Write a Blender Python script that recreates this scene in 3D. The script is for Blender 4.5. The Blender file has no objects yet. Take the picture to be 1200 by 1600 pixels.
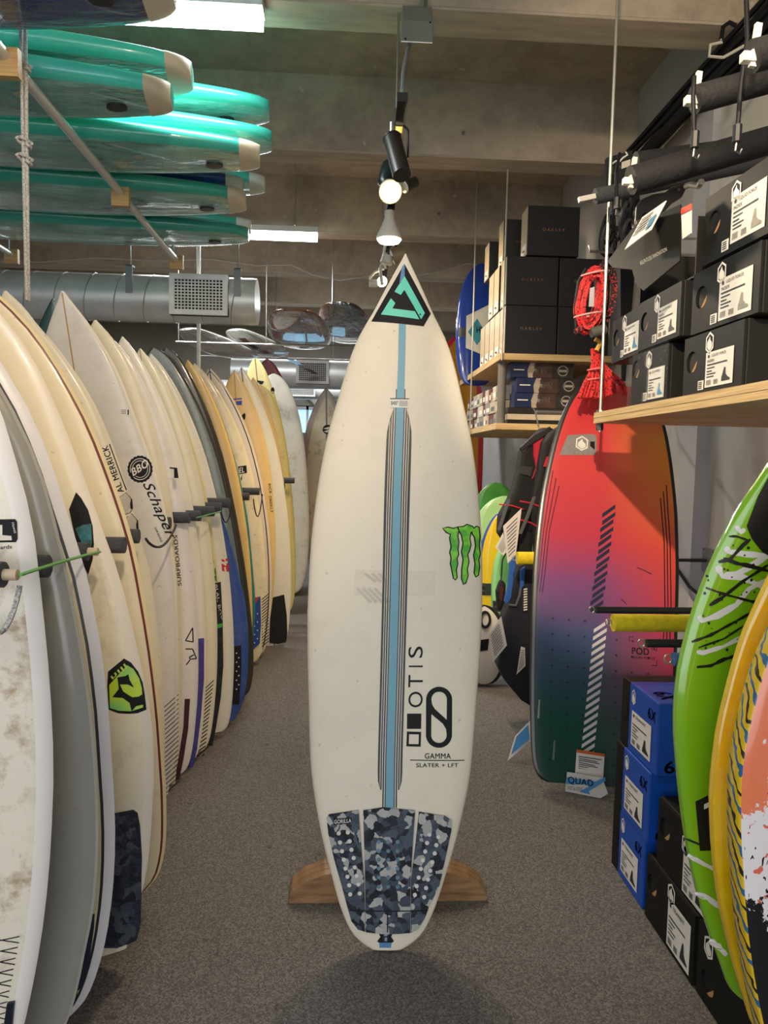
import bpy, bmesh, math, random
import numpy as np
from mathutils import Vector, Matrix
from mathutils.geometry import tessellate_polygon
random.seed(7); np.random.seed(7)
SC = bpy.context.scene
COL = SC.collection
R = math.radians
# ------------------------------------------------------------------ camera, world, lights, exposure
F, H, YAW, PIT, ROLL = 1110.0, 1.17, .0555, .0728, .02
_f = np.array([math.sin(YAW)*math.cos(PIT), math.cos(YAW)*math.cos(PIT), -math.sin(PIT)])
_r0 = np.array([math.cos(YAW), -math.sin(YAW), 0.0]); _u0 = np.cross(_r0, _f)
CR = _r0*math.cos(ROLL)+_u0*math.sin(ROLL); CU = -_r0*math.sin(ROLL)+_u0*math.cos(ROLL); CF = _f
cam = bpy.data.objects.new('camera', bpy.data.cameras.new('camera')); COL.objects.link(cam)
cam.matrix_world = Matrix(((CR[0], CU[0], -CF[0], 0), (CR[1], CU[1], -CF[1], 0), (CR[2], CU[2], -CF[2], H), (0, 0, 0, 1)))
cam.data.sensor_fit = 'VERTICAL'; cam.data.sensor_height = 24; cam.data.lens = 24*F/1600
cam.data.clip_start = .02
SC.camera = cam
SC.view_settings.view_transform = 'Standard'; SC.view_settings.look = 'None'
SC.view_settings.gamma = 1; SC.view_settings.use_curve_mapping = False
SC.view_settings.exposure = 0.36
world = bpy.data.worlds.new('world'); SC.world = world; world.use_nodes = True
bg = world.node_tree.nodes['Background']; bg.inputs['Color'].default_value = (.93, .95, 1, 1); bg.inputs['Strength'].default_value = 1.6

def lamp(name, kind, loc, target, energy, color, size=.1, angle=90, blend=.6):
    d = bpy.data.lights.new(name, kind); d.energy = energy; d.color = color
    if kind == 'SPOT': d.spot_size = R(angle); d.spot_blend = blend; d.shadow_soft_size = size
    elif kind == 'AREA': d.shape = 'RECTANGLE'; d.size = size[0]; d.size_y = size[1]
    else: d.shadow_soft_size = size
    o = bpy.data.objects.new(name, d); COL.objects.link(o); o.location = loc
    o.rotation_euler = (Vector(target)-Vector(loc)).to_track_quat('-Z', 'Y').to_euler()
    return o
WARM = (1, .78, .52)
COOL = (.94, .97, 1)
lamp('track_spot_light', 'SPOT', (-.22, -.45, 2.45), (1.08, 2.5, 1.22), 300, WARM, .03, 25, .4)
lamp('track_spot_light', 'SPOT', (.2, -.1, 2.45), (-.95, 2.9, 1.15), 78, WARM, .06, 54, .8)
lamp('track_spot_light', 'SPOT', (.22, 4.15, 2.36), (.9, 4.45, 1.95), 26, WARM, .05, 100, .8)
lamp('track_spot_light', 'SPOT', (.2, .9, 2.45), (.95, 4.2, 1.85), 26, WARM, .05, 44, .8)
lamp('track_spot_light', 'SPOT', (.2, 3.1, 2.3), (.6, 4.3, .4), 40, WARM, .05, 100, .8)
lamp('track_spot_light', 'SPOT', (.2, .7, 2.45), (1.5, 2.3, 2.3), 60, WARM, .05, 70, .8)
lamp('shop_window_light', 'AREA', (.1, -2.6, 1.4), (0, 1.5, .9), 14, (.86, .93, 1), (3.4, 2.0))
lamp('ceiling_tube_light', 'AREA', (-.9, 0.1, 2.68), (-.9, .1, 0), 12, COOL, (2.4, .14))
lamp('ceiling_tube_light', 'AREA', (-.9, 2.59, 2.655), (-.9, 2.59, 0), 17, COOL, (1.2, .12))
lamp('ceiling_tube_light', 'AREA', (-.8, 5.0, 2.655), (-.8, 5.0, 0), 34, COOL, (1.2, .12))
lamp('ceiling_tube_light', 'AREA', (-.5, 7.4, 2.68), (-.5, 7.4, 0), 40, COOL, (2.4, .14))

# ------------------------------------------------------------------ helpers
def ray(px, py): return CR*(px-600)/F - CU*(py-800)/F + CF
def at(px, py, Y=None, X=None, Z=None):
    d = ray(px, py); o = np.array([0, 0, H])
    k = Y/d[1] if Y is not None else X/d[0] if X is not None else (Z-H)/d[2]
    return o+d*k
def lin(h):
    h = h.lstrip('#'); c = [int(h[i:i+2], 16)/255 for i in (0, 2, 4)]
    return tuple(v/12.92 if v <= .04045 else ((v+.055)/1.055)**2.4 for v in c)+(1,)
class NT:
    def __init__(s, name):
        s.m = bpy.data.materials.new(name); s.m.use_nodes = True; s.t = s.m.node_tree
        s.b = s.t.nodes['Principled BSDF']
    def n(s, typ, **kw):
        nd = s.t.nodes.new(typ)
        for k, v in kw.items(): setattr(nd, k, v)
        return nd
    def l(s, a, b): s.t.links.new(a, b)
    def val(s, sock, v):
        if isinstance(v, (int, float)): sock.default_value = v
        elif isinstance(v, tuple): sock.default_value = v
        else: s.l(v, sock)
    def math(s, op, a, b=0.0, clamp=False):
        nd = s.n('ShaderNodeMath', operation=op, use_clamp=clamp); s.val(nd.inputs[0], a); s.val(nd.inputs[1], b); return nd.outputs[0]
    def mix(s, f, a, b, mode='MIX'):
        nd = s.n('ShaderNodeMix', data_type='RGBA', blend_type=mode); s.val(nd.inputs[0], f); s.val(nd.inputs[6], a); s.val(nd.inputs[7], b); return nd.outputs[2]
    def noise(s, scale, detail=3, vec=None, rough=.55):
        nd = s.n('ShaderNodeTexNoise'); nd.inputs['Scale'].default_value = scale; nd.inputs['Detail'].default_value = detail; nd.inputs['Roughness'].default_value = rough
        if vec is None: vec = s.n('ShaderNodeTexCoord').outputs['Object']
        s.l(vec, nd.inputs['Vector']); return nd.outputs['Fac']
    def ramp(s, f, stops, interp='LINEAR'):
        nd = s.n('ShaderNodeValToRGB'); cr = nd.color_ramp; cr.interpolation = interp
        while len(cr.elements) < len(stops): cr.elements.new(.5)
        for e, (p, c) in zip(cr.elements, stops): e.position = p; e.color = c
        s.l(f, nd.inputs[0]); return nd.outputs[0]
    def bump(s, h, strength, dist=.01):
        nd = s.n('ShaderNodeBump'); nd.inputs['Strength'].default_value = strength; nd.inputs['Distance'].default_value = dist
        s.l(h, nd.inputs['Height']); s.l(nd.outputs[0], s.b.inputs['Normal'])
def setp(nt, rough=.5, metal=0, coat=0, coat_r=.05, spec=None):
    b = nt.b; b.inputs['Roughness'].default_value = rough; b.inputs['Metallic'].default_value = metal
    b.inputs['Coat Weight'].default_value = coat; b.inputs['Coat Roughness'].default_value = coat_r
    if spec is not None: b.inputs['Specular IOR Level'].default_value = spec
_mc = {}
def mat(color, rough=.5, metal=0, coat=0, var=.08, vs=14, bump=0, bs=60, spec=None):
    """a procedural material of one colour with gentle mottling and relief"""
    key = (color, rough, metal, coat, var, vs, bump, bs, spec)
    if key in _mc: return _mc[key]
    nt = NT('mat_'+color.strip('#')); setp(nt, rough, metal, coat, spec=spec); c = lin(color)
    if var:
        f = nt.noise(vs, 4)
        lo = tuple(v*(1-var) for v in c[:3])+(1,); hi = tuple(min(1, v*(1+var)) for v in c[:3])+(1,)
        nt.l(nt.ramp(f, [(.3, lo), (.7, hi)]), nt.b.inputs['Base Color'])
    else: nt.b.inputs['Base Color'].default_value = c
    if bump: nt.bump(nt.noise(bs, 5), bump)
    _mc[key] = nt.m; return nt.m
def emit(color, strength):
    nt = NT('glow_'+color.strip('#')); nt.b.inputs['Base Color'].default_value = lin(color)
    nt.b.inputs['Emission Color'].default_value = lin(color); nt.b.inputs['Emission Strength'].default_value = strength
    return nt.m
MATS = {}
def put(o, M=None, parent=None):
    COL.objects.link(o)
    if M is not None: o.matrix_world = M
    if parent is not None: o.parent = parent
    MATS[o.name] = M if M is not None else MATS[parent.name] if parent is not None else Matrix.Identity(4)
def tag(o, label=None, cat=None, group=None, kind=None):
    if label: o['label'] = label
    if cat: o['category'] = cat
    if group: o['group'] = group
    if kind: o['kind'] = kind
    return o
def thing(name, label, cat, M, group=None):
    if not isinstance(M, Matrix): M = Matrix.Translation(Vector(M))
    o = bpy.data.objects.new(name, None); o.empty_display_size = .05; put(o, M)
    return tag(o, label, cat, group)
class MB:
    def __init__(s): s.v = []; s.f = []
    def add(s, v, f):
        n = len(s.v); s.v += [tuple(map(float, p)) for p in v]; s.f += [tuple(i+n for i in q) for q in f]; return s
    def box(s, x0, x1, y0, y1, z0, z1):
        return s.add([(x, y, z) for x in (x0, x1) for y in (y0, y1) for z in (z0, z1)],
                     [(0, 1, 3, 2), (4, 6, 7, 5), (0, 4, 5, 1), (2, 3, 7, 6), (0, 2, 6, 4), (1, 5, 7, 3)])
    def bar(s, p0, p1, w, h, up=(0, 0, 1)):
        p0 = np.array(p0, float); p1 = np.array(p1, float); d = p1-p0; d = d/np.linalg.norm(d)
        a = np.cross(d, up); a = a/np.linalg.norm(a)*w/2; b = np.cross(a, d); b = b/np.linalg.norm(b)*h/2
        return s.add([p+i*a+j*b for p in (p0, p1) for i, j in ((-1, -1), (1, -1), (1, 1), (-1, 1))],
                     [(3, 2, 1, 0), (4, 5, 6, 7), (0, 1, 5, 4), (1, 2, 6, 5), (2, 3, 7, 6), (3, 0, 4, 7)])
    def tube(s, pts, r, n=8, closed=False, caps=True):
        P = [np.array(p, float) for p in pts]; N = len(P); V = []; rr = r if hasattr(r, '__len__') else [r]*N
        nrm = None
        for i in range(N):
            a = P[(i-1) % N] if (closed or i > 0) else P[i]; b = P[(i+1) % N] if (closed or i < N-1) else P[i]
            t = b-a; t = t/(np.linalg.norm(t)+1e-12)
            if nrm is None:
                nrm = np.cross(t, (0, 0, 1)) if abs(t[2]) < .9 else np.cross(t, (1, 0, 0))
            nrm = nrm-t*(nrm@t); nrm = nrm/(np.linalg.norm(nrm)+1e-12); bn = np.cross(t, nrm)
            V += [P[i]+rr[i]*(math.cos(2*math.pi*k/n)*nrm+math.sin(2*math.pi*k/n)*bn) for k in range(n)]
        f = []
        for i in range(N if closed else N-1):
            j = (i+1) % N
            f += [(i*n+k, i*n+(k+1) % n, j*n+(k+1) % n, j*n+k) for k in range(n)]
        if caps and not closed: f += [tuple(range(n))[::-1], tuple((N-1)*n+k for k in range(n))]
        return s.add(V, f)
    def disc(s, c, nrm, r, n=20, r2=None):
        c = np.array(c, float); d = np.array(nrm, float); d = d/np.linalg.norm(d)
        a = np.cross(d, (0, 0, 1)) if abs(d[2]) < .9 else np.cross(d, (1, 0, 0)); a = a/np.linalg.norm(a); b = np.cross(d, a)
        return s.add([c+r*math.cos(2*math.pi*k/n)*a+(r2 or r)*math.sin(2*math.pi*k/n)*b for k in range(n)], [tuple(range(n))])
    def prism(s, poly, m, d0, d1):
        """poly in 2D, m(u,v,d) -> 3D; closed solid between depths d0 and d1"""
        n = len(poly); tri = tessellate_polygon([[Vector((p[0], p[1], 0)) for p in poly]])
        V = [m(u, v, d0) for u, v in poly]+[m(u, v, d1) for u, v in poly]
        return s.add(V, [tuple(t) for t in tri]+[tuple(i+n for i in t[::-1]) for t in tri]+[(i, (i+1) % n, n+(i+1) % n, n+i) for i in range(n)])
    def obj(s, name, m, parent=None, smooth=False, world=True, M=None, bevel=0, fix=True, flip=None):
        me = bpy.data.meshes.new(name)
        V = s.v
        if parent is not None and world:
            inv = MATS[parent.name].inverted(); V = [inv @ Vector(p) for p in V]
        elif parent is None and M is None and V:
            A = np.array(V); c = Vector((float((A[:, 0].min()+A[:, 0].max())/2), float((A[:, 1].min()+A[:, 1].max())/2), float(A[:, 2].min())))
            M = Matrix.Translation(c); V = [Vector(p)-c for p in V]
        me.from_pydata([tuple(p) for p in V], [], s.f)
        if fix:
            bm = bmesh.new(); bm.from_mesh(me); bmesh.ops.recalc_face_normals(bm, faces=bm.faces); bm.to_mesh(me); bm.free()
        for x in (m if isinstance(m, (list, tuple)) else [m]): me.materials.append(x)
        if smooth: me.polygons.foreach_set('use_smooth', [True]*len(me.polygons))
        o = bpy.data.objects.new(name, me); put(o, M, parent)
        if smooth:
            try: me.set_sharp_from_angle(angle=R(40))
            except Exception: pass
        if bevel:
            b = o.modifiers.new('bevel', 'BEVEL'); b.width = bevel; b.segments = 2; b.limit_method = 'ANGLE'
        return o
def refine(V, Fc, maxlen):
    bm = bmesh.new(); vs = [bm.verts.new((p[0], p[1], 0)) for p in V]
    for f in Fc:
        try: bm.faces.new([vs[i] for i in f])
        except ValueError: pass
    bmesh.ops.triangulate(bm, faces=bm.faces)
    for _ in range(6):
        e = [x for x in bm.edges if x.calc_length() > maxlen]
        if not e: break
        bmesh.ops.subdivide_edges(bm, edges=e, cuts=1, use_grid_fill=False); bmesh.ops.triangulate(bm, faces=bm.faces)
    bm.verts.index_update()
    v = [(p.co.x, p.co.y) for p in bm.verts]; f = [tuple(q.index for q in g.verts) for g in bm.faces]
    be = [(e.verts[0].index, e.verts[1].index) for e in bm.edges if len(e.link_faces) == 1]
    bm.free(); return v, f, be
def fill(loops):
    """2D loops (outer then holes) -> verts, triangles"""
    L = [[Vector((p[0], p[1], 0)) for p in l] for l in loops]
    t = tessellate_polygon(L); return [(p[0], p[1]) for l in loops for p in l], [tuple(x) for x in t]
def decal(parent, name, shapes, m, mapf, off=.0008, thick=0, maxlen=.03, stuff=False, label=None):
    """shapes: list of (verts2d, faces); mapf(u,v,off) -> local 3D of the parent. One flat print or a padded piece with real thickness"""
    mb = MB()
    for V, Fc in shapes:
        v, f, be = refine(V, Fc, maxlen)
        top = [mapf(a, b, off+thick) for a, b in v]
        if thick:
            n = len(v); bot = [mapf(a, b, -.001) for a, b in v]
            mb.add(top+bot, f+[(i, j, j+n, i+n) for i, j in be])
        else: mb.add(top, f)
    o = mb.obj(name, m, parent, world=False, fix=True)
    if stuff: o['kind'] = 'stuff'
    if label: o['label'] = label
    return o
_tc = {}
def text01(s, bold=0.0):
    """text as verts/faces scaled to the unit square"""
    if (s, bold) in _tc: return _tc[(s, bold)]
    cu = bpy.data.curves.new('t', 'FONT'); cu.body = s; cu.space_character = 1.05+bold; cu.resolution_u = 5
    o = bpy.data.objects.new('t', cu); COL.objects.link(o)
    dg = bpy.context.evaluated_depsgraph_get(); dg.update()
    me = bpy.data.meshes.new_from_object(o.evaluated_get(dg))
    v = np.array([p.co[:2] for p in me.vertices]); f = [tuple(p.vertices) for p in me.polygons]
    COL.objects.unlink(o); bpy.data.objects.remove(o); bpy.data.curves.remove(cu); bpy.data.meshes.remove(me)
    if bold > 0:   # heavier strokes: the letters laid over themselves, slightly shifted
        n = len(v); sh = [(0, 0), (min(bold, .03)*1.6, 0), (min(bold, .03)*.8, min(bold, .03)*.8)]
        v = np.concatenate([v+np.array(s_) for s_ in sh]); f = [tuple(i+k*n for i in q) for k in range(3) for q in f]
    v = (v-v.min(0))/(v.max(0)-v.min(0)+1e-9)
    _tc[(s, bold)] = (v, f); return v, f
def text_in(s, a, e1, e2, bold=0.0):
    """unit text placed with its lower left at a, width vector e1, height vector e2"""
    v, f = text01(s, bold); a, e1, e2 = map(np.array, (a, e1, e2))
    return [tuple(a+p[0]*e1+p[1]*e2) for p in v], f
def rect(u0, u1, v0, v1): return [(u0, v0), (u1, v0), (u1, v1), (u0, v1)], [(0, 1, 2, 3)]
def poly(*loops): return fill(loops)
def circ(cu, cv, r, n=20, r2=None, a=0): return [(cu+r*math.cos(a+2*math.pi*k/n), cv+(r2 or r)*math.sin(a+2*math.pi*k/n)) for k in range(n)]
def grow(pts, d):
    P = np.array(pts, float); n = len(P); out = []
    area = sum(P[i][0]*P[(i+1) % n][1]-P[(i+1) % n][0]*P[i][1] for i in range(n)); sg = 1 if area > 0 else -1
    for i in range(n):
        e0 = P[i]-P[i-1]; e1 = P[(i+1) % n]-P[i]
        nn = np.array([e0[1], -e0[0]])/(np.linalg.norm(e0)+1e-9)+np.array([e1[1], -e1[0]])/(np.linalg.norm(e1)+1e-9)
        nn = nn/(np.linalg.norm(nn)+1e-9); out.append(tuple(P[i]+sg*d*nn))
    return out
def pchip(xs, ys):
    xs = np.array(xs, float); ys = np.array(ys, float); h = np.diff(xs); d = np.diff(ys)/h; m = np.zeros(len(xs))
    m[0], m[-1] = d[0], d[-1]
    for i in range(1, len(xs)-1):
        if d[i-1]*d[i] > 0:
            w1 = 2*h[i]+h[i-1]; w2 = h[i]+2*h[i-1]; m[i] = (w1+w2)/(w1/d[i-1]+w2/d[i])
    def g(x):
        i = min(max(np.searchsorted(xs, x)-1, 0), len(h)-1); t = min(max((x-xs[i])/h[i], 0), 1)
        return float(ys[i]*(2*t**3-3*t*t+1)+h[i]*m[i]*(t**3-2*t*t+t)+ys[i+1]*(-2*t**3+3*t*t)+h[i]*m[i+1]*(t**3-t*t))
    return g
SHORT = [(0, .30), (.006, .38), (.025, .48), (.06, .58), (.12, .70), (.22, .85), (.35, .96), (.46, 1), (.58, .985), (.7, .895), (.8, .74), (.88, .54), (.94, .335), (.975, .17), (.993, .06), (1, .012)]
FISH = [(0, .36), (.006, .45), (.03, .58), (.1, .76), (.22, .9), (.38, .985), (.5, 1), (.65, .96), (.78, .82), (.87, .64), (.93, .46), (.97, .29), (.99, .15), (1, .03)]
ROUND = [(0, .1), (.004, .3), (.02, .5), (.06, .66), (.14, .82), (.28, .95), (.45, 1), (.62, .985), (.78, .88), (.88, .70), (.94, .52), (.975, .34), (.993, .17), (1, .04)]
class Board:
    """surfboard, wakeboard or kneeboard: local x across, z from tail to nose, deck facing -y"""
    def __init__(s, name, label, tail, nose, hw, outline, T, m, back=(0, 1, 0), nr=.07, tr=.02, n=2.5, cat='surfboard', group=None, foil=.85, N=40, K=28):
        t, q = np.array(tail, float), np.array(nose, float); s.L = np.linalg.norm(q-t); z = (q-t)/s.L
        y = np.array(back, float); y = y-z*(y@z); y = y/np.linalg.norm(y); x = np.cross(y, z)
        s.t, s.x, s.y, s.z = t, x, y, z; s.T, s.n, s.nr, s.tr, s.foil = T, n, nr, tr, foil
        s.w0 = pchip([a for a, b in outline], [b*hw for a, b in outline])
        s.M = Matrix(((x[0], y[0], z[0], t[0]), (x[1], y[1], z[1], t[1]), (x[2], y[2], z[2], t[2]), (0, 0, 0, 1)))
        s.root = thing(name, label, cat, s.M, group)
        s.N, s.K = N, K
        s.ts = [.5-.5*math.cos(math.pi*i/N) for i in range(N+1)]
        s.body = s.shell('board', m, s.ts)
    def yc(s, t): return -(s.nr*((t-.45)/.55)**2.3 if t > .45 else s.tr*((.45-t)/.45)**2)
    def h(s, t): return s.T/2*(1-s.foil*abs((2*t-.96)/1.04)**2.6)
    def shell(s, name, m, ts, k=1.0, k2=None):
        mb = MB(); K = s.K; at_ = []
        for t in ts:
            w = s.w0(t)*k; h = s.h(t)*k; c = s.yc(t)
            for i in range(K):
                a = 2*math.pi*i/K; ca, sa = math.cos(a), math.sin(a)
                xx = w*math.copysign(abs(ca)**(2/s.n), ca); yy = h*math.copysign(abs(sa)**(2/s.n), sa)
                mb.v.append((xx, c+yy, t*s.L)); at_.append((xx, w-abs(xx), t*s.L))
        for r in range(len(ts)-1):
            for i in range(K):
                mb.f.append((r*K+i, r*K+(i+1) % K, (r+1)*K+(i+1) % K, (r+1)*K+i))
        mb.f += [tuple(range(K))[::-1], tuple((len(ts)-1)*K+i for i in range(K))]
        o = mb.obj(name, m, s.root, smooth=True, world=False)
        a = o.data.attributes.new('bc', 'FLOAT_VECTOR', 'POINT'); a.data.foreach_set('vector', [c for p in at_ for c in p])
        return o
    def dy(s, x, z):
        t = min(max(z/s.L, 0), 1); w = max(s.w0(t), 1e-4); q = min(abs(x)/w, .999)
        return s.yc(t)-s.h(t)*(1-q**s.n)**(1/s.n)
    def deck(s, x, z, off): return (x, s.dy(x, z)-off, z)
    def bot(s, x, z, off):
        t = min(max(z/s.L, 0), 1); return (x, 2*s.yc(t)-s.dy(x, z)+off, z)
    def pl(s, px, py):
        d = ray(px, py); o = np.array([0, 0, H]); y0 = 0.0
        for _ in range(5):
            k = ((s.t+s.y*y0-o)@s.y)/(d@s.y); p = o+d*k-s.t; x, z = float(p@s.x), float(p@s.z); y0 = s.dy(x, z)
        return x, z
    def P(s, *loops):
        return fill([[s.pl(*p) for p in l] for l in loops])
    def px(s, shp): return [s.pl(*p) for p in shp[0]], shp[1]
    def dec(s, name, shapes, m, off=.0008, thick=0, maxlen=.03, stuff=False, label=None, on=None):
        return decal(on or s.root, name, shapes, m, s.deck, off, thick, maxlen, stuff, label)
    def text(s, name, txt, a, b, up, m, bold=0.0, off=.0012, **k):
        """text along the pixel line a->b; up is the pixel vector of the letters' height"""
        v, f = text_in(txt, a, (b[0]-a[0], b[1]-a[1]), up, bold)
        return s.dec(name, [([s.pl(*p) for p in v], f)], m, off, **k)
def board_mat(base, rail=None, rw=.02, pin=None, stringer=None, wax=.12, panel=None, coat=.25, rough=.38, waxc='#b9a888', waxz=(.2, .8)):
    """foam board paint: body colour, optional rail band, pinline, stringer, wax and dirt, all printed by distance from the edge"""
    nt = NT('board_'+base.strip('#')); setp(nt, rough, 0, coat, .12)
    a = nt.n('ShaderNodeAttribute', attribute_name='bc'); sp = nt.n('ShaderNodeSeparateXYZ'); nt.l(a.outputs['Vector'], sp.inputs[0])
    X, E, Z = sp.outputs
    c = lin(base); f = nt.noise(5, 4); lo = tuple(v*.93 for v in c[:3])+(1,)
    col = nt.ramp(f, [(.3, lo), (.7, c)])
    if panel: col = nt.mix(nt.math('GREATER_THAN', E, panel[1]), col, lin(panel[0]))
    if wax:
        g = nt.noise(16, 8, rough=.7); g2 = nt.noise(3, 2)
        g = nt.math('MULTIPLY', nt.math('SUBTRACT', g, .5, True), nt.math('SUBTRACT', g2, .42, True), True)
        g = nt.math('MULTIPLY', g, wax*130, True); col = nt.mix(g, col, lin(waxc))
        d = nt.math('GREATER_THAN', nt.noise(70, 1), .76); col = nt.mix(nt.math('MULTIPLY', d, .35), col, lin('#8a7a60'))
    if stringer: col = nt.mix(nt.math('LESS_THAN', nt.math('ABSOLUTE', X), stringer[1]), col, lin(stringer[0]))
    if rail: col = nt.mix(nt.math('LESS_THAN', E, rw), col, lin(rail))
    if pin:
        col = nt.mix(nt.math('MULTIPLY', nt.math('GREATER_THAN', E, pin[1]), nt.math('LESS_THAN', E, pin[2])), col, lin(pin[0]))
    nt.l(col, nt.b.inputs['Base Color']); return nt.m
def camo_mat(cols, scale=28):
    nt = NT('camo'); setp(nt, .75)
    tc = nt.n('ShaderNodeTexCoord').outputs['Object']; nz = nt.n('ShaderNodeTexNoise'); nz.inputs['Scale'].default_value = 30; nt.l(tc, nz.inputs['Vector'])
    v = nt.n('ShaderNodeVectorMath', operation='MULTIPLY_ADD'); nt.l(nz.outputs['Color'], v.inputs[0]); v.inputs[1].default_value = (.035, .035, .035); nt.l(tc, v.inputs[2])
    vo = nt.n('ShaderNodeTexVoronoi'); vo.inputs['Scale'].default_value = scale; nt.l(v.outputs[0], vo.inputs['Vector'])
    s = nt.n('ShaderNodeSeparateColor'); nt.l(vo.outputs['Color'], s.inputs[0]); n = len(cols)
    nt.l(nt.ramp(s.outputs[0], [(i/n, lin(c)) for i, c in enumerate(cols)], 'CONSTANT'), nt.b.inputs['Base Color'])
    ck = nt.n('ShaderNodeTexVoronoi'); ck.inputs['Scale'].default_value = 130; nt.l(tc, ck.inputs['Vector']); nt.bump(ck.outputs['Distance'], .5, .004)
    return nt.m
def wood_mat(base, dark, scale=(3, 60, 60), rough=.5):
    nt = NT('wood'); setp(nt, rough)
    mp = nt.n('ShaderNodeMapping'); mp.inputs['Scale'].default_value = scale; nt.l(nt.n('ShaderNodeTexCoord').outputs['Object'], mp.inputs[0])
    f = nt.noise(1.6, 5, mp.outputs[0]); nt.l(nt.ramp(f, [(.3, lin(dark)), (.62, lin(base))]), nt.b.inputs['Base Color']); nt.bump(f, .12); return nt.m
def gloss_wrap(color, dark, rough=.08):
    """glossy board underside still in its clear shrink film"""
    nt = NT('wrapped'); setp(nt, rough, 0, 1.0, .04)
    f = nt.noise(3, 5); nt.l(nt.ramp(f, [(.35, lin(dark)), (.65, lin(color))]), nt.b.inputs['Base Color'])
    mp = nt.n('ShaderNodeMapping'); mp.inputs['Scale'].default_value = (7, 7, 2.5); nt.l(nt.n('ShaderNodeTexCoord').outputs['Object'], mp.inputs[0])
    nt.bump(nt.noise(3.0, 5, mp.outputs[0]), .9, .04); return nt.m
BLACK = mat('#14151a', .5, var=.05); INK = mat('#0e0f13', .6, var=.0, spec=.3); WHITE = mat('#eeeae2', .5, var=.02); PAPER = mat('#e9e6de', .7, var=.02)
STEEL = mat('#b9bab8', .32, .9, var=.08); GALV = mat('#d6d9d7', .38, .4, var=.12, vs=5); FOAMG = mat('#45474c', .9, var=.25, vs=160, bump=.4, bs=220)
FOAMK = mat('#1d1d20', .8, var=.2, vs=60, bump=.35, bs=90); TAN = mat('#c79a63', .7); CARD = mat('#131311', .62, var=.06, vs=6, bump=.05, bs=160, spec=.3)
PRINT = mat('#5a5c60', .7, var=0)

# ------------------------------------------------------------------ the setting
def slab(name, b, m, kind='structure', parent=None):
    o = MB().box(*b).obj(name, m, parent)
    if kind and parent is None: o['kind'] = kind
    return o
nt = NT('carpet'); setp(nt, .95, spec=.2)
vz = nt.n('ShaderNodeTexVoronoi'); vz.inputs['Scale'].default_value = 300; nt.l(nt.n('ShaderNodeTexCoord').outputs['Object'], vz.inputs['Vector']); vs_ = nt.n('ShaderNodeSeparateColor'); nt.l(vz.outputs['Color'], vs_.inputs[0]); f1 = vs_.outputs[0]; f2 = nt.noise(2.2, 4); f3 = nt.noise(22, 3)
c = nt.ramp(f1, [(0, lin('#524e4b')), (.5, lin('#6d6865')), (1, lin('#8b8681'))])
c = nt.mix(nt.math('MULTIPLY', f2, .25), c, lin('#6f6a66')); c = nt.mix(nt.math('MULTIPLY', nt.math('GREATER_THAN', f3, .71), .5), c, lin('#3c3a38'))
nt.l(c, nt.b.inputs['Base Color']); nt.bump(f1, .2, .003); CARPET = nt.m
nt = NT('concrete'); setp(nt, .85)
f1 = nt.noise(1.3, 6, rough=.65); f2 = nt.noise(9, 6, rough=.7); f3 = nt.noise(11, 2)
c = nt.ramp(nt.math('ADD', nt.math('MULTIPLY', f1, .6), nt.math('MULTIPLY', f2, .4)), [(.36, lin('#958876')), (.5, lin('#b0a28d')), (.64, lin('#c4b6a0'))])
c = nt.mix(nt.math('MULTIPLY', nt.math('GREATER_THAN', f3, .735), .55), c, lin('#cfc8bc'))
nt.l(c, nt.b.inputs['Base Color']); nt.bump(f2, .25); CONC = nt.m
WALLP = mat('#b9b5b0', .75, var=.12, vs=2.2, bump=.3, bs=5)
slab('floor', (-3.4, 1.5, -3, 9.2, -.1, 0), CARPET)
ceil = slab('ceiling', (-3.4, 1.5, -3, 9.2, 3.12, 3.25), CONC)
BEAMF = wood_mat('#b9ac97', '#9c907c', (2, 12, 30), .85)
for i, y0 in enumerate([-2.5, -1.2, 0.05, 1.32, 2.585, 3.78, 5.08, 6.2, 7.4, 8.6]):
    slab('beam', (-3.4, 1.5, y0, y0+.16, 2.752, 3.12), CONC, parent=ceil)
    slab('beam_soffit', (-3.4, 1.5, y0+.002, y0+.158, 2.742, 2.752), BEAMF, parent=ceil)
wr = slab('wall_right', (1.5, 1.62, -3, 9.2, 0, 3.25), WALLP)
slab('wall_left', (-3.5, -3.4, -3, 9.2, 0, 3.25), WALLP)
# back wall with a daylit opening
wb = MB()
for b in ((-3.4, -.95, 9.0, 9.12, 0, 3.25), (.0, 1.5, 9.0, 9.12, 0, 3.25), (-.95, .0, 9.0, 9.12, 0, .8), (-.95, .0, 9.0, 9.12, 1.82, 3.25)): wb.box(*b)
o = wb.obj('wall_back', mat('#8b8478', .8, var=.15, vs=2)); o['kind'] = 'structure'
w = thing('window_1', None, None, (-.5, 9.02, .8)); w['kind'] = 'structure'
fr = MB()
for b in ((-.95, .0, 9.0, 9.06, 1.78, 1.83), (-.95, .0, 9.0, 9.06, .79, .84), (-.95, -.91, 9.0, 9.06, .8, 1.82), (-.04, .0, 9.0, 9.06, .8, 1.82), (-.5, -.47, 9.0, 9.06, .8, 1.82), (-.95, .0, 9.0, 9.06, 1.42, 1.46)): fr.box(*b)
fr.obj('window_frame', STEEL, w)
MB().box(-.93, -.02, 9.04, 9.05, .82, 1.8).obj('pane', emit('#9fd2f2', 1.1), w)
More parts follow.
